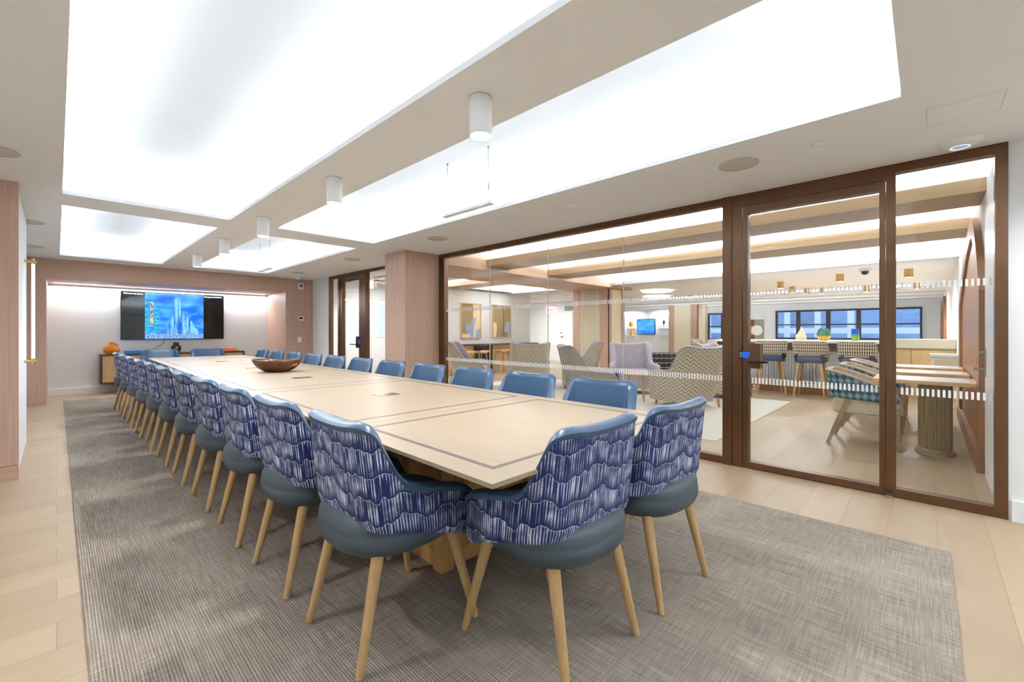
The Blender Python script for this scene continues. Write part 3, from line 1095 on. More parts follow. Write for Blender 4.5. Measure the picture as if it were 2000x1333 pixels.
tower_m = screen_mat('screen_tower', rgb(20, 84, 186), rgb(120, 196, 250), 26, 2)
build_m = screen_mat('screen_building', rgb(10, 70, 150), rgb(60, 200, 240), 12, 60)
town_m = screen_mat('screen_town', rgb(20, 60, 140), rgb(150, 200, 240), 45, 60)
sign_m = screen_mat('screen_sign', rgb(90, 60, 200), rgb(220, 210, 60), 20, 16)
pic = O('screen_picture', B().box(1.262, 2.272, -0.0045, -0.003, 1.045, 2.010), 'scr_sky', tv)
O('picture_tower', B().prism([(1.58, 1.10), (1.60, 1.30), (1.66, 1.40), (1.70, 1.44), (1.72, 1.62), (1.745, 1.66), (1.75, 1.90), (1.77, 1.93), (1.83, 1.93), (1.855, 1.90), (1.86, 1.66),
                              (1.93, 1.62), (1.98, 1.50), (2.06, 1.42), (2.12, 1.28), (2.20, 1.22), (2.24, 1.10)], 'xz', -0.0052, -0.0046), tower_m, pic)
O('picture_block', B().prism([(1.263, 1.14), (1.263, 1.86), (1.35, 1.82), (1.46, 1.72), (1.50, 1.66), (1.50, 1.20)], 'xz', -0.0055, -0.0048), build_m, pic)
O('picture_sign', B().box(1.35, 1.40, -0.0062, -0.0056, 1.32, 1.82), sign_m, pic)
O('picture_street', B().box(1.263, 2.271, -0.0062, -0.0056, 1.05, 1.15), town_m, pic)
scr_w = emis('screen_text', rgb(170, 190, 220), 0.9)
text('screen_text', '1392 Assembly Screen', 0.034, scr_w, tv, MF_negY(0.925, -0.0035, 1.965))
text('screen_text', 'Meeting Key 5 7 8 6 5 8', 0.034, scr_w, tv, MF_negY(2.285, -0.0035, 1.965))

cr = T('credenza', 'low rattan-front credenza with dark frame under the television', 'cabinet', (0, 0, 0))
X0, X1, Y0, Y1, Z0, Z1 = 0.57, 2.985, 11.36, 11.785, 0.19, 0.755
b = B()
b.box(X0, X1, Y0, Y1, Z1 - 0.03, Z1)
b.box(X0, X1, Y0, Y1, Z0, Z0 + 0.03)
b.box(X0, X0 + 0.03, Y0, Y1, Z0 + 0.03, Z1 - 0.03)
b.box(X1 - 0.03, X1, Y0, Y1, Z0 + 0.03, Z1 - 0.03)
b.box(X0 + 0.03, X1 - 0.03, Y1 - 0.02, Y1, Z0 + 0.03, Z1 - 0.03)
O('body', b, 'dark_wood', cr)
O('base', B().box(X0 + 0.28, X1 - 0.28, Y0 + 0.08, Y1 - 0.04, 0, Z0), 'dark_wood', cr)
nd = 4
wd = (X1 - X0 - 0.06) / nd
for i in range(nd):
    a = X0 + 0.03 + i * wd
    O('door', B().box(a + 0.003, a + wd - 0.003, Y0 + 0.002, Y0 + 0.02, Z0 + 0.033, Z1 - 0.033), 'oak', cr)
    b = B()
    for j in range(16):
        xx = a + 0.06 + j * (wd - 0.12) / 16
        b.box(xx, xx + 0.012, Y0 - 0.002, Y0 + 0.003, Z0 + 0.09, Z1 - 0.09)
    O('door_weave', b, 'rattan', cr)
va1 = T('vase', 'round amber glass vase with short spouts on the credenza', 'vase', (0.74, 11.56, 0.755))
O('body', B().lathe([(0, 0), (0.07, 0.0), (0.12, 0.05), (0.125, 0.09), (0.10, 0.14), (0.05, 0.175), (0.04, 0.19)], n=32), 'amber', va1, smooth=True)
O('spout', B().tube([(0, 0, 0.18), (0, 0, 0.235)], [0.035, 0.04], 20, cap=False), 'amber', va1, smooth=True)
O('spout', B().tube([(0.04, -0.02, 0.155), (0.075, -0.03, 0.20)], [0.028, 0.033], 20, cap=False), 'amber', va1, smooth=True)
tag(O('game_box', B().box(0.93, 1.32, 11.42, 11.66, 0.755, 0.815, 0.004), 'bluebook'), 'flat blue box lying on the credenza under the screen', 'box')
pc = T('conference_camera', 'black video conference camera standing on the credenza', 'camera', (1.752, 11.55, 0.755))
O('base', B().box(-0.07, 0.07, -0.05, 0.05, 0, 0.05, 0.008), 'black', pc)
O('arm', B().box(-0.085, 0.085, -0.03, 0.03, 0.05, 0.14, 0.01), 'black', pc)
O('head', B().lathe([(0, 0.12), (0.05, 0.13), (0.065, 0.10), (0.05, 0.21), (0, 0.225)], n=24), 'black', pc, smooth=True)
O('lens', B().tube([(0, -0.06, 0.10), (0, -0.075, 0.10)], 0.022, 16), 'steel', pc)
tr = T('serving_tray', 'orange tray of small jars at the right end of the credenza', 'tray', (2.68, 11.52, 0.755))
O('tray_base', B().box(-0.19, 0.19, -0.08, 0.08, 0, 0.02, 0.004), 'orange', tr)
for i in range(6):
    O('cup', B().lathe([(0, 0.02), (0.022, 0.02), (0.028, 0.06), (0.02, 0.06), (0, 0.055)], cx=-0.15 + i * 0.06, n=14), 'orange', tr, smooth=True)
tag(O('screen_cable', B().tube([(1.60, 11.78, 1.03), (1.57, 11.775, 0.96), (1.50, 11.77, 0.89), (1.40, 11.765, 0.83), (1.28, 11.76, 0.775), (1.22, 11.74, 0.762)], 0.005, 8), 'grey_dark', smooth=True),
    'thin grey cable running from the television down to the credenza', 'cable')
# fittings on the wood wall
sp = T('wall_speaker', 'small white alarm speaker high on the far wood wall', 'alarm', (3.915, 10.53, 2.25))
O('plate', B().box(-0.06, 0.06, -0.03, 0, -0.075, 0.075, 0.006), 'white_metal', sp)
O('grille', B().tube([(0, -0.03, 0.01), (0, -0.034, 0.01)], 0.04, 24), 'grey_dark', sp)
th = T('thermostat', 'white thermostat with dark display on the far wood wall', 'thermostat', (3.913, 10.53, 1.50))
O('plate', B().box(-0.06, 0.06, -0.025, 0, -0.05, 0.05, 0.005), 'white_metal', th)
O('display', B().box(-0.035, 0.035, -0.027, -0.025, -0.015, 0.03), 'gloss_black', th)
sw = T('light_switch', 'white rocker light switch below the thermostat', 'switch', (3.89, 10.53, 1.01))
O('plate', B().box(-0.04, 0.04, -0.008, 0, -0.06, 0.06, 0.002), 'white_metal', sw)
O('rocker', B().box(-0.016, 0.016, -0.014, -0.008, -0.032, 0.032, 0.002), 'white_metal', sw)

# ================================================================== RUG AND TABLE
tag(O('area_rug', B().box(0.078, 3.332, -0.094, 10.72, 0, 0.008, 0.002), 'rug'), 'large ribbed grey-beige rug under the long conference table', 'rug')

TA = math.radians(-1.1)
tb = T('conference_table', 'very long pale oak conference table with dark inlaid border lines', 'table', (0.885, 0.925, 0), TA)
TW, TL = 1.40, 8.60
seams = [0, 1.06, 2.68, 4.30, 5.92, 7.54, TL]
b = B()
for a, c in zip(seams, seams[1:]):
    y0, y1 = a + (0.0006 if a else 0), c - (0.0006 if c != TL else 0)
    b.box(0, TW, y0, y1, 0.734, 0.75, 0.0015)
    b.box(0.07, TW - 0.07, y0 + (0.07 if a == 0 else 0), y1 - (0.07 if c == TL else 0), 0.712, 0.734)
O('tabletop', b, 'oak_pale', tb)
for a, c in zip(seams, seams[1:]):
    b = B()
    i0, i1 = 0.095, TW - 0.095
    j0, j1 = a + 0.09, c - 0.09
    if a == 0:
        j0 = 0.10
    for off, wd in ((0, 0.007), (0.0125, 0.007)):
        p0, p1, q0, q1 = i0 + off, i1 - off, j0 + off, j1 - off
        for q in ((p0, p1, q0, q0 + wd), (p0, p1, q1 - wd, q1), (p0, p0 + wd, q0 + wd, q1 - wd), (p1 - wd, p1, q0 + wd, q1 - wd)):
            b.box(q[0], q[1], q[2], q[3], 0.7498, 0.7504)
    O('inlay', b, 'inlay', tb)
    b = B()
    p0, p1, q0, q1 = i0 + 0.0072, i1 - 0.0072, j0 + 0.0072, j1 - 0.0072
    for q in ((p0, p1, q0, q0 + 0.0051), (p0, p1, q1 - 0.0051, q1), (p0, p0 + 0.0051, q0 + 0.0051, q1 - 0.0051), (p1 - 0.0051, p1, q0 + 0.0051, q1 - 0.0051)):
        b.box(q[0], q[1], q[2], q[3], 0.7498, 0.7503)
    O('inlay_core', b, 'inlay_mid', tb)
for yc in (1.87, 3.49, 5.11, 6.73):
    fl = O('cable_flap', B().box(TW / 2 - 0.085, TW / 2 + 0.085, yc - 0.055, yc + 0.055, 0.7496, 0.7508), 'walnut', tb)
    O('flap_rim', B().box(TW / 2 - 0.088, TW / 2 + 0.088, yc - 0.058, yc + 0.058, 0.7494, 0.7503), 'inlay', fl)
for yc in (1.10, 2.9, 4.3, 5.7, 7.4):
    b = B()
    a0, a1, c0, c1 = 0.40, 1.10, yc - 0.30, yc + 0.30
    b.box(a0 + 0.03, a1 - 0.03, c0 + 0.03, c1 - 0.03, 0.03, 0.712)
    O_ = O('pedestal', b, 'oak_gold', tb)
    b = B()
    for px in (a0, a1 - 0.075):
        for py in (c0, c1 - 0.075):
            b.box(px, px + 0.075, py, py + 0.075, 0.008, 0.712, 0.003)
    b.box(a0 + 0.02, a1 - 0.02, c0 + 0.02, c1 - 0.02, 0.008, 0.09)
    O('corner_posts', b, 'oak_gold', O_)
    b = B()
    x = a0 + 0.085
    while x < a1 - 0.09:
        b.box(x, x + 0.010, c0 + 0.018, c0 + 0.031, 0.40, 0.712)
        x += 0.02
    y = c0 + 0.085
    while y < c1 - 0.09:
        b.box(a0 + 0.018, a0 + 0.031, y, y + 0.010, 0.40, 0.712)
        y += 0.02
    O('fluting', b, 'oak_gold', O_)

# bowl on the table
bw = T('wooden_bowl', 'dark walnut boat-shaped bowl with cut handles on the long table', 'bowl', (1.70, 5.25, 0.7505), math.radians(-40))
b = B()
nu, nv = 64, 15


def bowlP(i, j):
    a = 2 * PI * i / nu
    t = j / (nv - 1)
    rr = 0.30 + 0.70 * math.sin(t * PI / 2 * 0.94) ** 0.9 if t > 0 else 0.30
    ca, sa = math.cos(a), math.sin(a)
    pinch = 1 + 0.12 * abs(ca) ** 6 * t
    z = 0.128 * (t ** 1.5) + 0.016 * t * t * abs(ca) ** 3
    return (0.228 * rr * ca * pinch, 0.155 * rr * sa, z + 0.004)


V = b.grid(bowlP, nu, nv, closed_u=True)
b.b.faces.new([V[i][0] for i in range(nu)][::-1])
b.b.faces.ensure_lookup_table()
kill = []
for i0 in (-6 % nu, (nu // 2) - 6):
    for i in range(i0, i0 + 5):
        for j in (9, 10):
            kill.append(b.b.faces[(i % nu) * (nv - 1) + j])
bmesh.ops.delete(b.b, geom=kill, context='FACES')
bo = O('bowl_body', b, 'walnut', bw, smooth=True)
md = bo.modifiers.new('solid', 'SOLIDIFY')
md.thickness = 0.012
md.offset = 1


def packet(x, y, rz, tilt, mat, label):
    b = B()
    b.box(-0.045, 0.045, -0.03, 0.03, -0.008, 0.008, 0.006, Matrix.Rotation(tilt, 4, 'X'))
    o = O('wrapped_snack', b, mat, smooth=True, rz=rz)
    o.location = (x, y, 0.865)
    tag(o, label, 'snack')


packet(1.60, 5.30, 0.4, 0.15, 'white_metal', 'white wrapped snack in the wooden bowl, farthest left')
packet(1.72, 5.18, -0.8, -0.1, 'white_metal', 'white wrapped snack in the middle of the wooden bowl')
packet(1.80, 5.20, 0.1, 0.2, 'white_metal', 'white wrapped snack at the right side of the wooden bowl')
packet(1.67, 5.31, 1.3, 0.7, 'orange', 'orange wrapped snack sticking up in the wooden bowl')


# ================================================================== UPHOLSTERED SHELLS
def cr_interp(samples, n):
    """Catmull-Rom through tuples, n segments per span"""
    out = []
    m = len(samples)
    for i in range(m - 1):
        p0 = samples[max(i - 1, 0)]
        p1, p2 = samples[i], samples[i + 1]
        p3 = samples[min(i + 2, m - 1)]
        for j in range(n):
            t = j / n
            out.append(tuple(0.5 * (2 * a1 + (a2 - a0) * t + (2 * a0 - 5 * a1 + 4 * a2 - a3) * t * t + (3 * a1 - a0 - 3 * a2 + a3) * t ** 3)
                             for a0, a1, a2, a3 in zip(p0, p1, p2, p3)))
    out.append(samples[-1])
    return out


def shell(samples, zref, lean, narrow, thick, rim, fab, lea, parent, seg=4, nv=12, inner_name='inner_back', z_in=None, rimproud=0.004, flat=None):
    """samples of the half plan (x, y, ztop, zbottom) from back centre to arm front.
    Builds the fabric outer shell and the inner leather face with its rolled rim."""
    half = cr_interp(samples, seg)
    full = [(-x, y, a, c) for x, y, a, c in half[::-1]] + half[1:]
    n = len(full)
    # plan normals (outwards)
    nor = []
    for i in range(n):
        a, c = full[max(i - 1, 0)], full[min(i + 1, n - 1)]
        dx, dy = c[0] - a[0], c[1] - a[1]
        L = math.hypot(dx, dy) or 1
        nor.append((dy / L, -dx / L))
    arc = [0]
    for i in range(1, n):
        arc.append(arc[-1] + math.hypot(full[i][0] - full[i - 1][0], full[i][1] - full[i - 1][1]))

    def pos(i, z, off):
        x, y, zt, zb = full[i]
        backness = max(0.0, min(1.0, (-y) / 0.15 + 0.3))
        h = z - zref
        y2 = y - max(h, 0) * lean * backness
        if h < 0:
            y2 = y - h * 0.25 * backness
        x2 = x * (1 - narrow * max(h, 0))
        nx, ny = nor[i]
        q = Vector((x2 + nx * off, y2 + ny * off, z))
        if flat is not None and off < -thick * 0.5 and h > -0.02:
            q.y = max(q.y, flat - max(h, 0) * lean)
        return q

    b = B()
    rows = list(range(nv))
    zf = lambda i, j: full[i][3] + (full[i][2] - rim - full[i][3]) * j / (nv - 1)
    V = b.grid(lambda i, j: pos(i, zf(i, j), 0.0 if j else -0.008), n, nv, lambda a, c: (arc[min(a, n - 1)], zf(min(a, n - 1), c)))
    # bottom edge turned in
    bot = [b.b.verts.new(pos(i, full[i][3] + 0.012, -thick)) for i in range(n)]
    for i in range(n - 1):
        f = b.b.faces.new((V[i][0], V[i + 1][0], bot[i + 1], bot[i]))
        for lp in f.loops:
            lp[b.uv].uv = (arc[i], full[i][3])
    # arm front closures in fabric
    for e in (0, n - 1):
        inn = [b.b.verts.new(pos(e, zf(e, j), -thick)) for j in range(nv)]
        for j in range(nv - 1):
            f = b.b.faces.new((V[e][j], V[e][j + 1], inn[j + 1], inn[j]))
            for lp in f.loops:
                lp[b.uv].uv = (arc[e] + (lp.vert.co - V[e][0].co).xy.length, lp.vert.co.z)
    outer = O('outer_shell', b, fab, parent, smooth=True)
    # inner face + rim
    b = B()
    zi = (lambda i: full[i][3] + 0.01) if z_in is None else (lambda i: z_in)
    prof = [(-rim - 0.004, 0.0), (-rim, rimproud), (-rim * 0.45, rimproud + 0.003), (-0.010, rimproud - 0.002), (0.0, -thick * 0.3), (0.0, -thick * 0.7),
            (-0.010, -thick - 0.001), (-rim * 0.5, -thick - 0.006), (-rim - 0.01, -thick - 0.007)]
    np_ = len(prof)
    ni = 6

    def P(i, j):
        zt = full[i][2]
        if j < np_:
            dz, off = prof[j]
            return pos(i, zt + dz, off)
        t = (j - np_ + 1) / ni
        z0 = zt - rim - 0.01
        z1 = min(zi(i), z0 - 0.02)
        return pos(i, z0 + (z1 - z0) * t, -thick - 0.007 - 0.012 * math.sin(t * PI))
    V = b.grid(P, n, np_ + ni, lambda a, c: (arc[min(a, n - 1)], c * 0.03))
    for e in (0, n - 1):
        b.b.faces.new(V[e] if e == 0 else V[e][::-1])
    inner = O(inner_name, b, lea, parent, smooth=True)
    return outer, inner


def cushion(a, c, y0, prof, ex=2.6, n=40):
    """superellipse cushion; prof = (scale, z)"""
    b = B()
    rings = []
    for s, z in prof:
        r = []
        for j in range(n):
            t = 2 * PI * j / n
            ct, st = math.cos(t), math.sin(t)
            r.append(b.b.verts.new((a * s * abs(ct) ** (2 / ex) * (1 if ct >= 0 else -1), y0 + c * s * abs(st) ** (2 / ex) * (1 if st >= 0 else -1), z)))
        rings.append(r)
    for p, q in zip(rings, rings[1:]):
        for j in range(n):
            b.b.faces.new((p[j], p[(j + 1) % n], q[(j + 1) % n], q[j]))
    b.b.faces.new(rings[0][::-1])
    b.b.faces.new(rings[-1])
    return b


CH = [(0, -0.232, 0.872, 0.500), (0.11, -0.231, 0.875, 0.500), (0.195, -0.222, 0.882, 0.498), (0.242, -0.200, 0.874, 0.495), (0.264, -0.174, 0.845, 0.492),
      (0.277, -0.145, 0.765, 0.487), (0.286, -0.110, 0.690, 0.480), (0.292, -0.070, 0.655, 0.472), (0.297, 0.0, 0.636, 0.450), (0.297, 0.08, 0.618, 0.425),
      (0.290, 0.15, 0.598, 0.396), (0.272, 0.200, 0.566, 0.388), (0.246, 0.222, 0.512, 0.402)]


def make_conference_chair():
    t = T('conference_chair', 'x', 'chair')
    shell(CH, 0.50, 0.11, 0.10, 0.042, 0.028, 'brush', 'leather', t, flat=-0.186)
    b = cushion(0.262, 0.262, -0.01, [(0.62, 0.374), (0.84, 0.380), (0.95, 0.400), (1.0, 0.432), (1.0, 0.458), (0.985, 0.466), (0.99, 0.472), (0.98, 0.500), (0.93, 0.522), (0.80, 0.530), (0.4, 0.534)])
    O('seat', b, 'seat_leather', t, smooth=True)
    for sx in (-1, 1):
        O('leg', B().tube([(sx * 0.215, -0.255, 0.0115), (sx * 0.212, -0.250, 0.03), (sx * 0.180, -0.165, 0.40)], [0.0125, 0.0145, 0.0235], 16), 'oak', t, smooth=True)
        O('leg', B().tube([(sx * 0.250, 0.240, 0.0115), (sx * 0.247, 0.236, 0.03), (sx * 0.190, 0.155, 0.40)], [0.0125, 0.0145, 0.0235], 16), 'oak', t, smooth=True)
    return t


chair0 = make_conference_chair()
used = [False]


def place_chair(x, y, rz, label, group):
    if not used[0]:
        used[0] = True
        chair0.location = (x, y, 0)
        chair0.rotation_euler = (0, 0, rz)
        chair0['label'] = label
        chair0['group'] = group
        return
    dup(chair0, (x, y, 0), rz, label, group)


ORD = ['nearest', 'second', 'third', 'fourth', 'fifth', 'sixth', 'seventh', 'eighth', 'ninth', 'tenth', 'eleventh and farthest']
jit = [0.0, 0.01, -0.02, 0.015, -0.01, 0.02, -0.015, 0.01, 0, -0.02, 0.01]
for i in range(11):
    lb = 'patterned-back blue armchair on the left side of the table, ' + (ORD[i] if i in (0, 10) else ORD[i] + ' from near')
    place_chair(0.968 - 0.0105 * i, 1.615 + 0.655 * i + 0.0068 * i * i, -PI / 2 + jit[i], lb, 'patterned chairs along the left side of the table')
for i in range(11):
    lb = 'armchair with smooth blue leather showing, glass-wall side of table, ' + (ORD[i] if i in (0, 10) else ORD[i] + ' from near')
    place_chair(2.30 + 0.007 * i, 1.575 + 0.640 * i + 0.0075 * i * i, PI / 2 + jit[(i * 3) % 11], lb, 'blue chairs along the right side of the table')
place_chair(1.365, 1.086, math.radians(-2.5), 'patterned-back blue armchair at the near table end, left of the two', 'chairs at the near table end')
place_chair(1.985, 1.045, math.radians(-4), 'patterned-back blue armchair at the near table end, right of the two', 'chairs at the near table end')
place_chair(1.27, 9.62, PI, 'blue leather armchair at the far table end below the screen, left one', 'chairs at the far table end')
place_chair(1.97, 9.62, PI, 'blue leather armchair at the far table end below the screen, right one', 'chairs at the far table end')

# ================================================================== LOUNGE FURNITURE
tag(O('lounge_rug', B().prism([(4.95, 1.66), (8.6, 1.66), (8.6, 7.4), (5.3, 7.4), (4.95, 1.9)], 'xy', 0, 0.008), plain('cream_rug', rgb(226, 220, 208), 0.95, var=0.08, scale=20)),
    'cream rug under the lounge wing chairs', 'rug')

WC = [(0, -0.34, 0.955, 0.10), (0.15, -0.34, 0.96, 0.10), (0.27, -0.33, 0.975, 0.10), (0.345, -0.28, 0.99, 0.10), (0.372, -0.20, 0.975, 0.10),
      (0.38, -0.12, 0.90, 0.10), (0.385, -0.05, 0.70, 0.10), (0.40, 0.02, 0.60, 0.10), (0.43, 0.15, 0.585, 0.10), (0.455, 0.28, 0.575, 0.10), (0.455, 0.36, 0.53, 0.10), (0.44, 0.39, 0.44, 0.10)]


def make_wing_chair(fab, label):
    t = T('wing_chair', label, 'armchair', group='wing chairs in the lounge')
    out, inn = shell(WC, 0.45, 0.22, -0.14, 0.08, 0.03, fab, 'velvet', t, inner_name='inner_back', z_in=0.34, rimproud=0.006)
    b = B()
    for r, zz in enumerate((0.55, 0.66, 0.77, 0.88)):
        for q in range(5 if r % 2 == 0 else 4):
            x = (-0.22 + q * 0.11) if r % 2 == 0 else (-0.165 + q * 0.11)
            yy = -0.34 + 0.085 + 0.018 - (zz - 0.45) * 0.22
            b.tube([(x, yy - 0.004, zz), (x, yy + 0.008, zz)], [0.012, 0.008], 8)
    O('tufting_buttons', b, 'velvet', inn)
    b = cushion(0.325, 0.33, 0.05, [(0.9, 0.11), (1, 0.12), (1, 0.40), (0.99, 0.43), (0.93, 0.455), (0.6, 0.465)], 5)
    O('seat_cushion', b, 'velvet', t, smooth=True)
    for x in (-0.33, 0.33):
        for y in (-0.30, 0.33):
            O('leg', B().tube([(x * 1.03, y * 1.03, 0.0115), (x, y, 0.14)], [0.016, 0.024], 12), 'oak', t, smooth=True)
    return t


def place(root, loc, rz, label=None):
    root.location = loc
    root.rotation_euler = (0, 0, rz)
    if label:
        root['label'] = label
    return root


wc = make_wing_chair('chevron', 'large chevron wing chair with its back turned, nearest beyond the glass')
place(wc, (7.0, 2.78, 0), -YAW + 0.40)
dup(wc, (6.75, 5.95, 0), -YAW + 0.03, 'chevron wing chair with its back turned, in front of the wall pictures')
dup(wc, (6.15, 7.15, 0), -PI / 2 - YAW - 0.06, 'chevron wing chair seen from its left side, farthest left in the lounge')
dup(wc, (7.75, 5.35, 0), PI / 2 - YAW - 0.15, 'chevron wing chair facing left beside the grey tufted one')
dup(wc, (7.86, 4.22, 0), PI - YAW - 0.12, 'wing chair facing us with tufted lilac-grey inside')
dup(wc, (8.48, 2.68, 0), PI - YAW + 0.75, 'wing chair with chevron side partly hidden behind the bronze door post')
wd_ = make_wing_chair('chevron_dark', 'dark chevron wing chair seen from behind and side, in front of the slatted column')
place(wd_, (5.95, 4.0, 0), -PI / 2 - YAW + 0.04)

# black patterned sofa and things on the table behind it
sf = T('sofa', 'black and white leaf-patterned sofa back behind the wing chairs', 'sofa', (9.35, 4.5, 0), -YAW)
b = B().box(-0.55, 0.75, -0.10, 0.12, 0.10, 0.72, 0.03)
b.b.normal_update()
O('backrest', b.cubeuv(), 'leaf', sf)
O('seat', B().box(-0.55, 0.75, 0.12, 0.80, 0.12, 0.42, 0.04), 'black', sf)
for x in (-0.48, 0.68):
    for y in (-0.05, 0.72):
        O('leg', B().tube([(x, y, 0), (x, y, 0.13)], 0.02, 10), 'dark_wood', sf)
st = T('side_table', 'small round wooden drum table between the wing chairs', 'table', (6.95, 3.62, 0))
O('tabletop', B().lathe([(0, 0.44), (0.24, 0.44), (0.25, 0.45), (0.25, 0.47), (0, 0.47)], n=36), 'oak', st, smooth=True)
for a in range(3):
    an = a * 2 * PI / 3
    O('leg', B().tube([(0.20 * math.cos(an), 0.20 * math.sin(an), 0.008), (0.14 * math.cos(an), 0.14 * math.sin(an), 0.44)], [0.014, 0.022], 12), 'oak', st, smooth=True)

# pictures on the left wall
def abstract(x0, x1, z0, z1, label, v):
    p = T('framed_picture', label, 'picture', (0, 9.6, 0), group='abstract pictures on the lounge wall')
    f = 0.03
    b = B()
    b.box(x0, x1, -0.04, -0.001, z0, z0 + f)
    b.box(x0, x1, -0.04, -0.001, z1 - f, z1)
    b.box(x0, x0 + f, -0.04, -0.001, z0 + f, z1 - f)
    b.box(x1 - f, x1, -0.04, -0.001, z0 + f, z1 - f)
    O('picture_frame', b, 'oak', p)
    ca = O('canvas', B().box(x0 + f, x1 - f, -0.02, -0.002, z0 + f, z1 - f), plain('olive_canvas', rgb(132, 112, 74), 0.9, var=0.15), p)
    W, H = x1 - x0 - 2 * f, z1 - z0 - 2 * f
    X, Z = x0 + f, z0 + f

    def blob(pts, mat, d):
        O('painted_shape', B().prism([(X + a * W, Z + c * H) for a, c in pts], 'xz', -0.0215 - d, -0.0205), mat, ca)
    blue = plain('grey_blue', rgb(142, 164, 196), 0.9)
    cream = plain('cream_shape', rgb(226, 206, 168), 0.9)
    if v == 0:
        blob([(0.62, 0.0), (0.62, 1.0), (1, 1), (1, 0)], cream, 0)
        blob([(0.35, 0.0), (0.22, 0.30), (0.25, 0.42), (0.5, 0.38), (0.6, 0.58), (0.78, 0.60), (0.66, 0.3), (0.62, 0.0)], blue, 0.001)
        blob([(0.0, 0.0), (0.0, 0.11), (0.42, 0.10), (0.46, 0.0)], cream, 0.002)
        blob([(0.75, 0.0), (0.76, 0.18), (0.88, 0.26), (1, 0.27), (1, 0)], blue, 0.002)
    else:
        blob([(0.0, 0.0), (0.0, 0.48), (0.2, 0.44), (0.22, 0.2), (0.16, 0.0)], cream, 0)
        blob([(0.85, 0.0), (0.86, 0.12), (0.66, 0.2), (0.78, 0.48), (1, 0.5), (1, 0)], blue, 0)
        blob([(0.55, 0.0), (0.57, 1.0), (0.64, 1.0), (0.62, 0.0)], plain('brown_stripe', rgb(100, 80, 48), 0.9), 0)
    return p


abstract(7.93, 8.70, 1.0, 2.02, 'tall abstract picture with a grey-blue torso shape, left of the two', 0)
abstract(9.17, 9.98, 1.0, 2.02, 'tall olive abstract picture with cream side shapes, right of the two', 1)
fp = T('framed_picture', 'abstract painting with a white and an orange blob by the far windows', 'picture', (21.0, 0, 0))
O('canvas', B().box(-0.04, -0.001, 5.06, 5.66, 0.86, 1.72), plain('sage_canvas', rgb(150, 146, 124), 0.9), fp)
O('painted_shape', B().box(-0.043, -0.04, 5.42, 5.66, 0.86, 1.72), plain('maroon', rgb(96, 58, 52), 0.9), fp)
O('painted_shape', B().tube([(-0.0415, 5.5, 1.25), (-0.046, 5.5, 1.25)], 0.2, 24), 'orange', fp)
O('painted_shape', B().tube([(-0.0415, 5.32, 1.25), (-0.049, 5.32, 1.25)], 0.22, 24), 'white_metal', fp)

# counter with wooden stools along the left lounge wall
ct = T('wall_counter', 'long dark-topped counter along the lounge wall under the pictures', 'counter', (0, 0, 0))
O('worktop', B().box(6.6, 10.9, 9.2, 9.6, 0.80, 0.84), 'dark_wood', ct)
O('front_panel', B().box(6.6, 10.9, 9.5, 9.6, 0, 0.80), 'maple', ct)
O('dark_unit', B().box(8.35, 9.05, 9.44, 9.5, 0, 0.79), 'black', ct)


def make_stool():
    t = T('wooden_stool', 'x', 'stool', group='wooden saddle stools at the wall counter')
    b = B()
    n = 11
    V = []
    for i in range(n):
        x = -0.21 + 0.42 * i / (n - 1)
        z = 0.63 + 0.9 * x * x
        V.append([b.b.verts.new((x, y, z + dz)) for y, dz in ((-0.15, 0), (0.15, 0), (0.15, -0.04), (-0.15, -0.04))])
    for p, q in zip(V, V[1:]):
        for j in range(4):
            b.b.faces.new((p[j], p[(j + 1) % 4], q[(j + 1) % 4], q[j]))
    b.b.faces.new(V[0])
    b.b.faces.new(V[-1][::-1])
    O('seat', b, 'oak', t)
    for x in (-1, 1):
        for y in (-1, 1):
            O('leg', B().tube([(x * 0.21, y * 0.17, 0), (x * 0.13, y * 0.09, 0.61)], [0.012, 0.017], 10), 'oak', t, smooth=True)
    O('stretcher', B().tube([(-0.18, -0.15, 0.2), (0.18, -0.15, 0.2)], 0.009, 8), 'oak', t)
    O('stretcher', B().tube([(-0.18, 0.15, 0.2), (0.18, 0.15, 0.2)], 0.009, 8), 'oak', t)
    return t


s0 = make_stool()
labs = ['wooden saddle stool at the wall counter, beside the wood column edge', 'wooden saddle stool at the counter below the left picture',
        'wooden saddle stool at the counter left of the picture gap', 'wooden saddle stool at the counter below the right picture', 'wooden saddle stool at the far right of the wall counter']
for i, x in enumerate((7.13, 7.62, 8.15, 9.0, 9.75)):
    if i == 0:
        place(s0, (x, 9.0, 0), 0.05, labs[0])
    else:
        dup(s0, (x, 9.0, 0), 0.03 * (-1) ** i, labs[i])

# bar
br_ = T('bar_counter', 'long bar with white top and ribbed cream front beyond the glass door', 'bar')
O('worktop', B().box(9.72, 10.55, 0.48, 3.4, 0.985, 1.03, 0.004), 'white_metal', br_)
O('apron', B().box(9.93, 10.5, 0.52, 3.3, 0.83, 0.985), 'walnut', br_)
O('body', B().box(10.0, 10.5, 0.52, 3.3, 0.12, 0.83), 'white', br_)
b = B()
y = 0.53
while y < 3.28:
    b.box(9.975, 10.0, y, y + 0.03, 0.12, 0.83)
    y += 0.05
O('ribs', b, 'white', br_)
O('kick_board', B().box(9.99, 10.5, 0.52, 3.3, 0, 0.12), 'arch', br_)
cb = T('back_counter', 'cream-topped back counter with maple doors at the right of the bar', 'counter')
O('worktop', B().box(10.56, 11.1, RW + 0.005, 0.47, 0.90, 1.06), 'cream', cb)
O('body', B().box(10.62, 11.1, RW + 0.005, 0.47, 0.0, 0.90), 'maple', cb)
for y0, y1 in ((RW + 0.02, 0.20), (0.21, 0.46)):
    O('door', B().box(10.60, 10.62, y0, y1, 0.08, 0.87), 'maple', cb)
pb = T('waste_cabinet', 'small cream cabinet with pale panel against the right lounge wall', 'cabinet', (9.75, -0.2, 0))
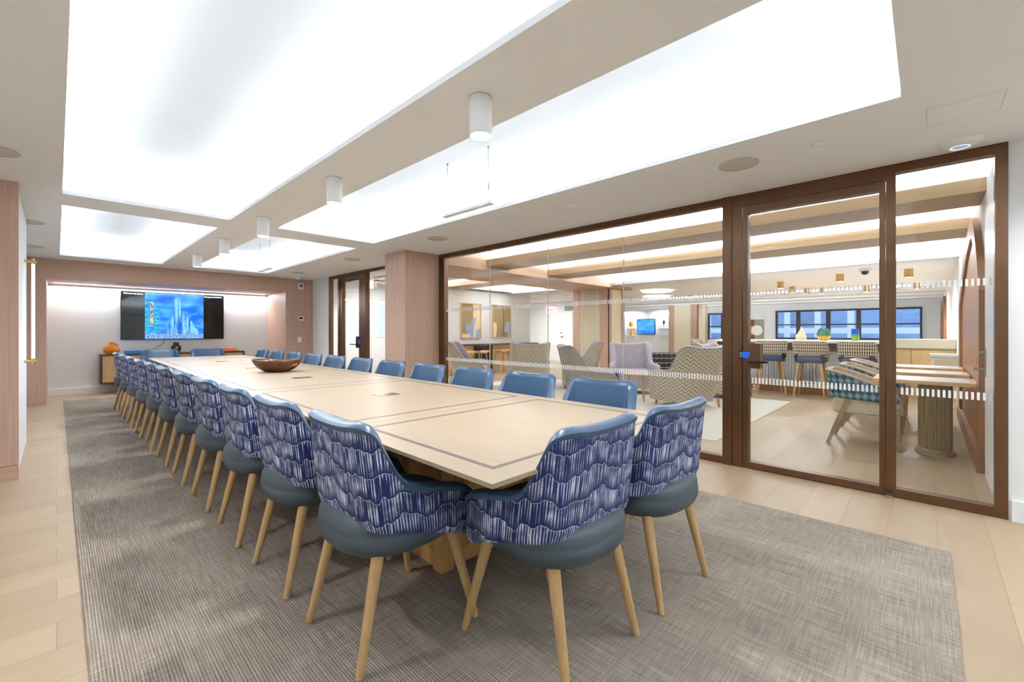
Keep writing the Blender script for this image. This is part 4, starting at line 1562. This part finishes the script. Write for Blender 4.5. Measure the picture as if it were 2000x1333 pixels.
O('body', B().box(-0.15, 0.15, -0.165, 0.14, 0, 0.80), 'cream', pb)
O('top', B().box(-0.17, 0.17, -0.165, 0.16, 0.80, 0.84), 'white_metal', pb)
O('front_panel', B().box(-0.16, -0.15, -0.13, 0.11, 0.10, 0.76), 'beige', pb)


def make_bar_stool():
    t = T('bar_stool', 'x', 'bar stool', group='patterned bar stools at the bar')
    hs = [(0, -0.23, 1.02, 0.79), (0.14, -0.228, 1.02, 0.79), (0.225, -0.205, 1.02, 0.78), (0.258, -0.15, 0.99, 0.74), (0.268, -0.07, 0.90, 0.70), (0.268, 0.0, 0.84, 0.67), (0.26, 0.05, 0.80, 0.67)]
    shell(hs, 0.80, 0.12, -0.1, 0.04, 0.012, 'ogee', 'ogee', t)
    O('seat', cushion(0.238, 0.225, -0.005, [(0.9, 0.635), (1, 0.645), (1, 0.71), (0.95, 0.735), (0.7, 0.745)], 4), 'navy', t, smooth=True)
    b = B()
    for x in (-0.19, 0.19):
        b.box(x - 0.015, x + 0.015, -0.20, -0.17, 0.68, 0.84)
    O('back_support', b, 'black', t)
    for x in (-1, 1):
        for y in (-1, 1):
            O('leg', B().tube([(x * 0.235, y * 0.24, 0), (x * 0.165, y * 0.16, 0.66)], [0.018, 0.028], 12), 'oak', t, smooth=True)
    b = B()
    for y in (-1, 1):
        b.tube([(-0.21, y * 0.21, 0.22), (0.21, y * 0.21, 0.22)], 0.011, 8)
        b.tube([(y * 0.21, -0.21, 0.26), (y * 0.21, 0.21, 0.26)], 0.011, 8)
    O('stretcher', b, 'oak', t)
    return t


bs = make_bar_stool()
place(bs, (9.56, 2.20, 0), -PI / 2 + 0.35, 'patterned bar stool at the bar, just right of the door lever')
dup(bs, (9.55, 1.53, 0), -PI / 2, 'patterned bar stool at the bar, in front of the green vase')
dup(bs, (9.55, 0.86, 0), -PI / 2, 'patterned bar stool at the bar, nearest the teal chairs')
dup(bs, (10.35, 3.72, 0), PI, 'patterned bar stool at the left end of the bar, mostly behind the lock plate')
dc_ = T('slatted_bench', 'yellow-toned slatted wooden chair far behind the lock plate', 'chair', (11.6, 4.3, 0))
O('seat', B().box(-0.45, 0.45, -0.25, 0.25, 0.42, 0.46), 'oak_gold', dc_)
b = B()
for i in range(8):
    b.box(-0.42 + i * 0.11, -0.39 + i * 0.11, -0.25, -0.22, 0.46, 0.62)
b.box(-0.45, 0.45, -0.25, -0.22, 0.62, 0.66)
O('backrest', b, 'oak_gold', dc_)
for x in (-0.4, 0.4):
    for y in (-0.2, 0.2):
        O('leg', B().tube([(x * 1.05, y * 1.1, 0), (x, y, 0.42)], 0.018, 8), 'oak_gold', dc_)

# things on the bar
cs = T('carved_ornament', 'cream spiky coral-like ornament standing on the bar', 'ornament', (10.15, 1.79, 1.03))
b = B()
b.lathe([(0, 0), (0.075, 0.0), (0.085, 0.07), (0.06, 0.14), (0.03, 0.2), (0.012, 0.25), (0, 0.26)], n=9)
b.lathe([(0, 0), (0.04, 0.0), (0.045, 0.06), (0.03, 0.12), (0.0, 0.10)], cx=0.02, cy=0.055, n=7)
b.lathe([(0, 0), (0.04, 0.0), (0.045, 0.05), (0.03, 0.10), (0.0, 0.14)], cx=-0.02, cy=-0.05, n=7)
O('body', b, plain('cream_stone', rgb(232, 218, 184), 0.6), cs)


def banded(name, label, x, y, z, prof, cols, cat='vase'):
    t = T(name, label, cat, (x, y, z))
    k = NT(name + '_glaze')
    sp = k.n('SeparateXYZ')
    tcn = k.n('TexCoord')
    k.l(tcn.outputs['Generated'], sp.inputs[0])
    O('body', B().lathe(prof, n=32), k.fin(k.ramp(sp.outputs[2], cols), 0.12), t, smooth=True)
    return t


banded('vase', 'round green and yellow glass vase on the bar', 10.12, 1.42, 1.03, [(0, 0), (0.06, 0), (0.10, 0.04), (0.118, 0.11), (0.10, 0.18), (0.065, 0.225), (0.06, 0.23), (0.055, 0.22)],
       [(0.22, rgb(216, 156, 10)), (0.45, rgb(50, 100, 40)), (0.7, rgb(10, 90, 76)), (1.0, rgb(16, 84, 80))])
banded('glass_vase', 'small cylindrical vase, blue over green, on the bar', 10.15, 0.95, 1.03, [(0, 0), (0.055, 0), (0.06, 0.05), (0.058, 0.22), (0.052, 0.22), (0.05, 0.1)],
       [(0.3, rgb(110, 150, 40)), (0.5, rgb(60, 130, 60)), (0.62, rgb(20, 70, 190)), (1.0, rgb(20, 60, 190))])

# cafe tables and teal chairs by the right wall
def make_cafe_table():
    t = T('cafe_table', 'x', 'table', group='cafe tables along the right lounge wall')
    O('tabletop', B().box(-0.30, 0.30, -0.28, 0.46, 0.69, 0.725, 0.004), 'maple', t)
    O('table_inset', B().box(-0.255, 0.255, -0.235, 0.415, 0.7245, 0.7265), 'white_metal', t)
    b = B()
    n = 40
    prof = []
    for z in (0.05, 0.69):
        ring = []
        for j in range(n * 2):
            a = PI * j / n
            r = 1.0 if j % 2 else 0.93
            ring.append(b.b.verts.new((0.13 * r * math.cos(a), 0.125 * r * math.sin(a) + 0.0, z)))
        prof.append(ring)
    for j in range(n * 2):
        j2 = (j + 1) % (n * 2)
        b.b.faces.new((prof[0][j], prof[0][j2], prof[1][j2], prof[1][j]))
    b.b.faces.new(prof[1])
    O('fluted_pedestal', b, 'weathered', t)
    O('base', B().lathe([(0, 0), (0.15, 0), (0.15, 0.016), (0.115, 0.026), (0.11, 0.05), (0, 0.05)], n=40, sx=1.5), 'weathered', t, smooth=True)
    return t


def make_lounge_chair():
    t = T('lounge_chair', 'x', 'armchair', group='teal diamond-weave chairs at the cafe tables')
    hs = [(0, -0.29, 0.80, 0.50), (0.14, -0.29, 0.80, 0.50), (0.235, -0.265, 0.795, 0.50), (0.275, -0.20, 0.785, 0.495), (0.288, -0.10, 0.755, 0.488), (0.290, 0.02, 0.70, 0.482),
          (0.290, 0.14, 0.655, 0.478), (0.285, 0.22, 0.62, 0.478), (0.27, 0.27, 0.575, 0.485), (0.25, 0.285, 0.53, 0.495)]
    shell(hs, 0.5, 0.12, -0.05, 0.05, 0.016, 'teal', 'beige', t)
    O('seat', cushion(0.27, 0.30, 0.02, [(0.93, 0.335), (1, 0.35), (1, 0.415), (0.985, 0.425), (0.99, 0.432), (0.97, 0.455), (0.85, 0.47), (0.4, 0.475)], 4.5), 'beige', t, smooth=True)
    for x in (-1, 1):
        b = B()
        b.prism([(-0.31, 0), (-0.278, 0), (-0.085, 0.49), (-0.145, 0.49)], 'yz', x * 0.262 - 0.016, x * 0.262 + 0.016)
        O('leg', b, 'weathered', t)
        b = B()
        b.prism([(0.255, 0), (0.285, 0), (0.295, 0.42), (0.24, 0.42)], 'yz', x * 0.255 - 0.016, x * 0.255 + 0.016)
        O('leg', b, 'weathered', t)
    return t


ctb = make_cafe_table()
lch = make_lounge_chair()
nm = ['nearest', 'middle', 'farthest']
for i in range(3):
    x = 6.02 + i * 1.06
    lt = 'pale cafe table with fluted oval pedestal, %s of the three' % nm[i]
    lc = 'teal diamond-weave armchair with beige seat, %s of the three' % nm[i]
    if i == 0:
        place(ctb, (x, -0.06, 0), 0, lt)
        place(lch, (x, 0.48, 0), PI, lc)
    else:
        dup(ctb, (x, -0.06, 0), 0, lt)
        dup(lch, (x, 0.48, 0), PI, lc)

# far screen nook with shelves
fs = T('wall_screen', 'small television with blue picture on the shelf wall at the far left of the lounge', 'television', (0, 0, 0))
O('bezel', B().box(20.92, 20.99, 9.95, 10.95, 1.05, 1.85), 'black', fs)
O('screen_picture', B().box(20.915, 20.92, 9.98, 10.92, 1.08, 1.82), 'scr_sky', fs)
n = 0
for (y0, y1) in ((8.9, 9.75), (11.1, 11.6)):
    for z in (1.42, 0.98):
        n += 1
        tag(O('wall_shelf', B().box(20.72, 20.99, y0, y1, z, z + 0.035), 'white_metal'),
            '%s white wall shelf %s of the small television' % ('upper' if z > 1.2 else 'lower', 'right' if y0 < 10 else 'left'), 'shelf')
banded('vase', 'orange vase on the upper left shelf beside the small television', 20.85, 11.25, 1.455, [(0, 0), (0.09, 0), (0.12, 0.12), (0.08, 0.26), (0, 0.27)], [(0.0, rgb(230, 150, 20)), (1.0, rgb(220, 120, 20))])
banded('vase', 'yellow vase on the lower left shelf beside the small television', 20.85, 11.2, 1.015, [(0, 0), (0.07, 0), (0.09, 0.12), (0.04, 0.28), (0, 0.29)], [(0.0, rgb(240, 190, 30)), (1.0, rgb(236, 170, 20))])
banded('bottle', 'black bottle on the upper right shelf beside the small television', 20.85, 9.45, 1.455, [(0, 0), (0.05, 0), (0.06, 0.15), (0.05, 0.3), (0, 0.31)], [(0.0, rgb(190, 190, 190)), (0.5, rgb(20, 20, 20))], 'bottle')
banded('vase', 'green vase on the upper right shelf beside the small television', 20.85, 9.15, 1.455, [(0, 0), (0.07, 0), (0.1, 0.1), (0.06, 0.24), (0, 0.25)], [(0.3, rgb(220, 170, 60)), (0.7, rgb(30, 130, 90))])
area('added_nook_fill_strip', (20.9, 9.3, 2.24), 0.03, 1.0, 60, (0, 0, 0), (0.9, 0.95, 1))  # added fill light for the far shelf wall, no fixture there
area('added_nook_fill_strip', (20.9, 11.4, 2.24), 0.03, 0.8, 60, (0, 0, 0), (0.9, 0.95, 1))  # second added fill, left part of the shelf wall
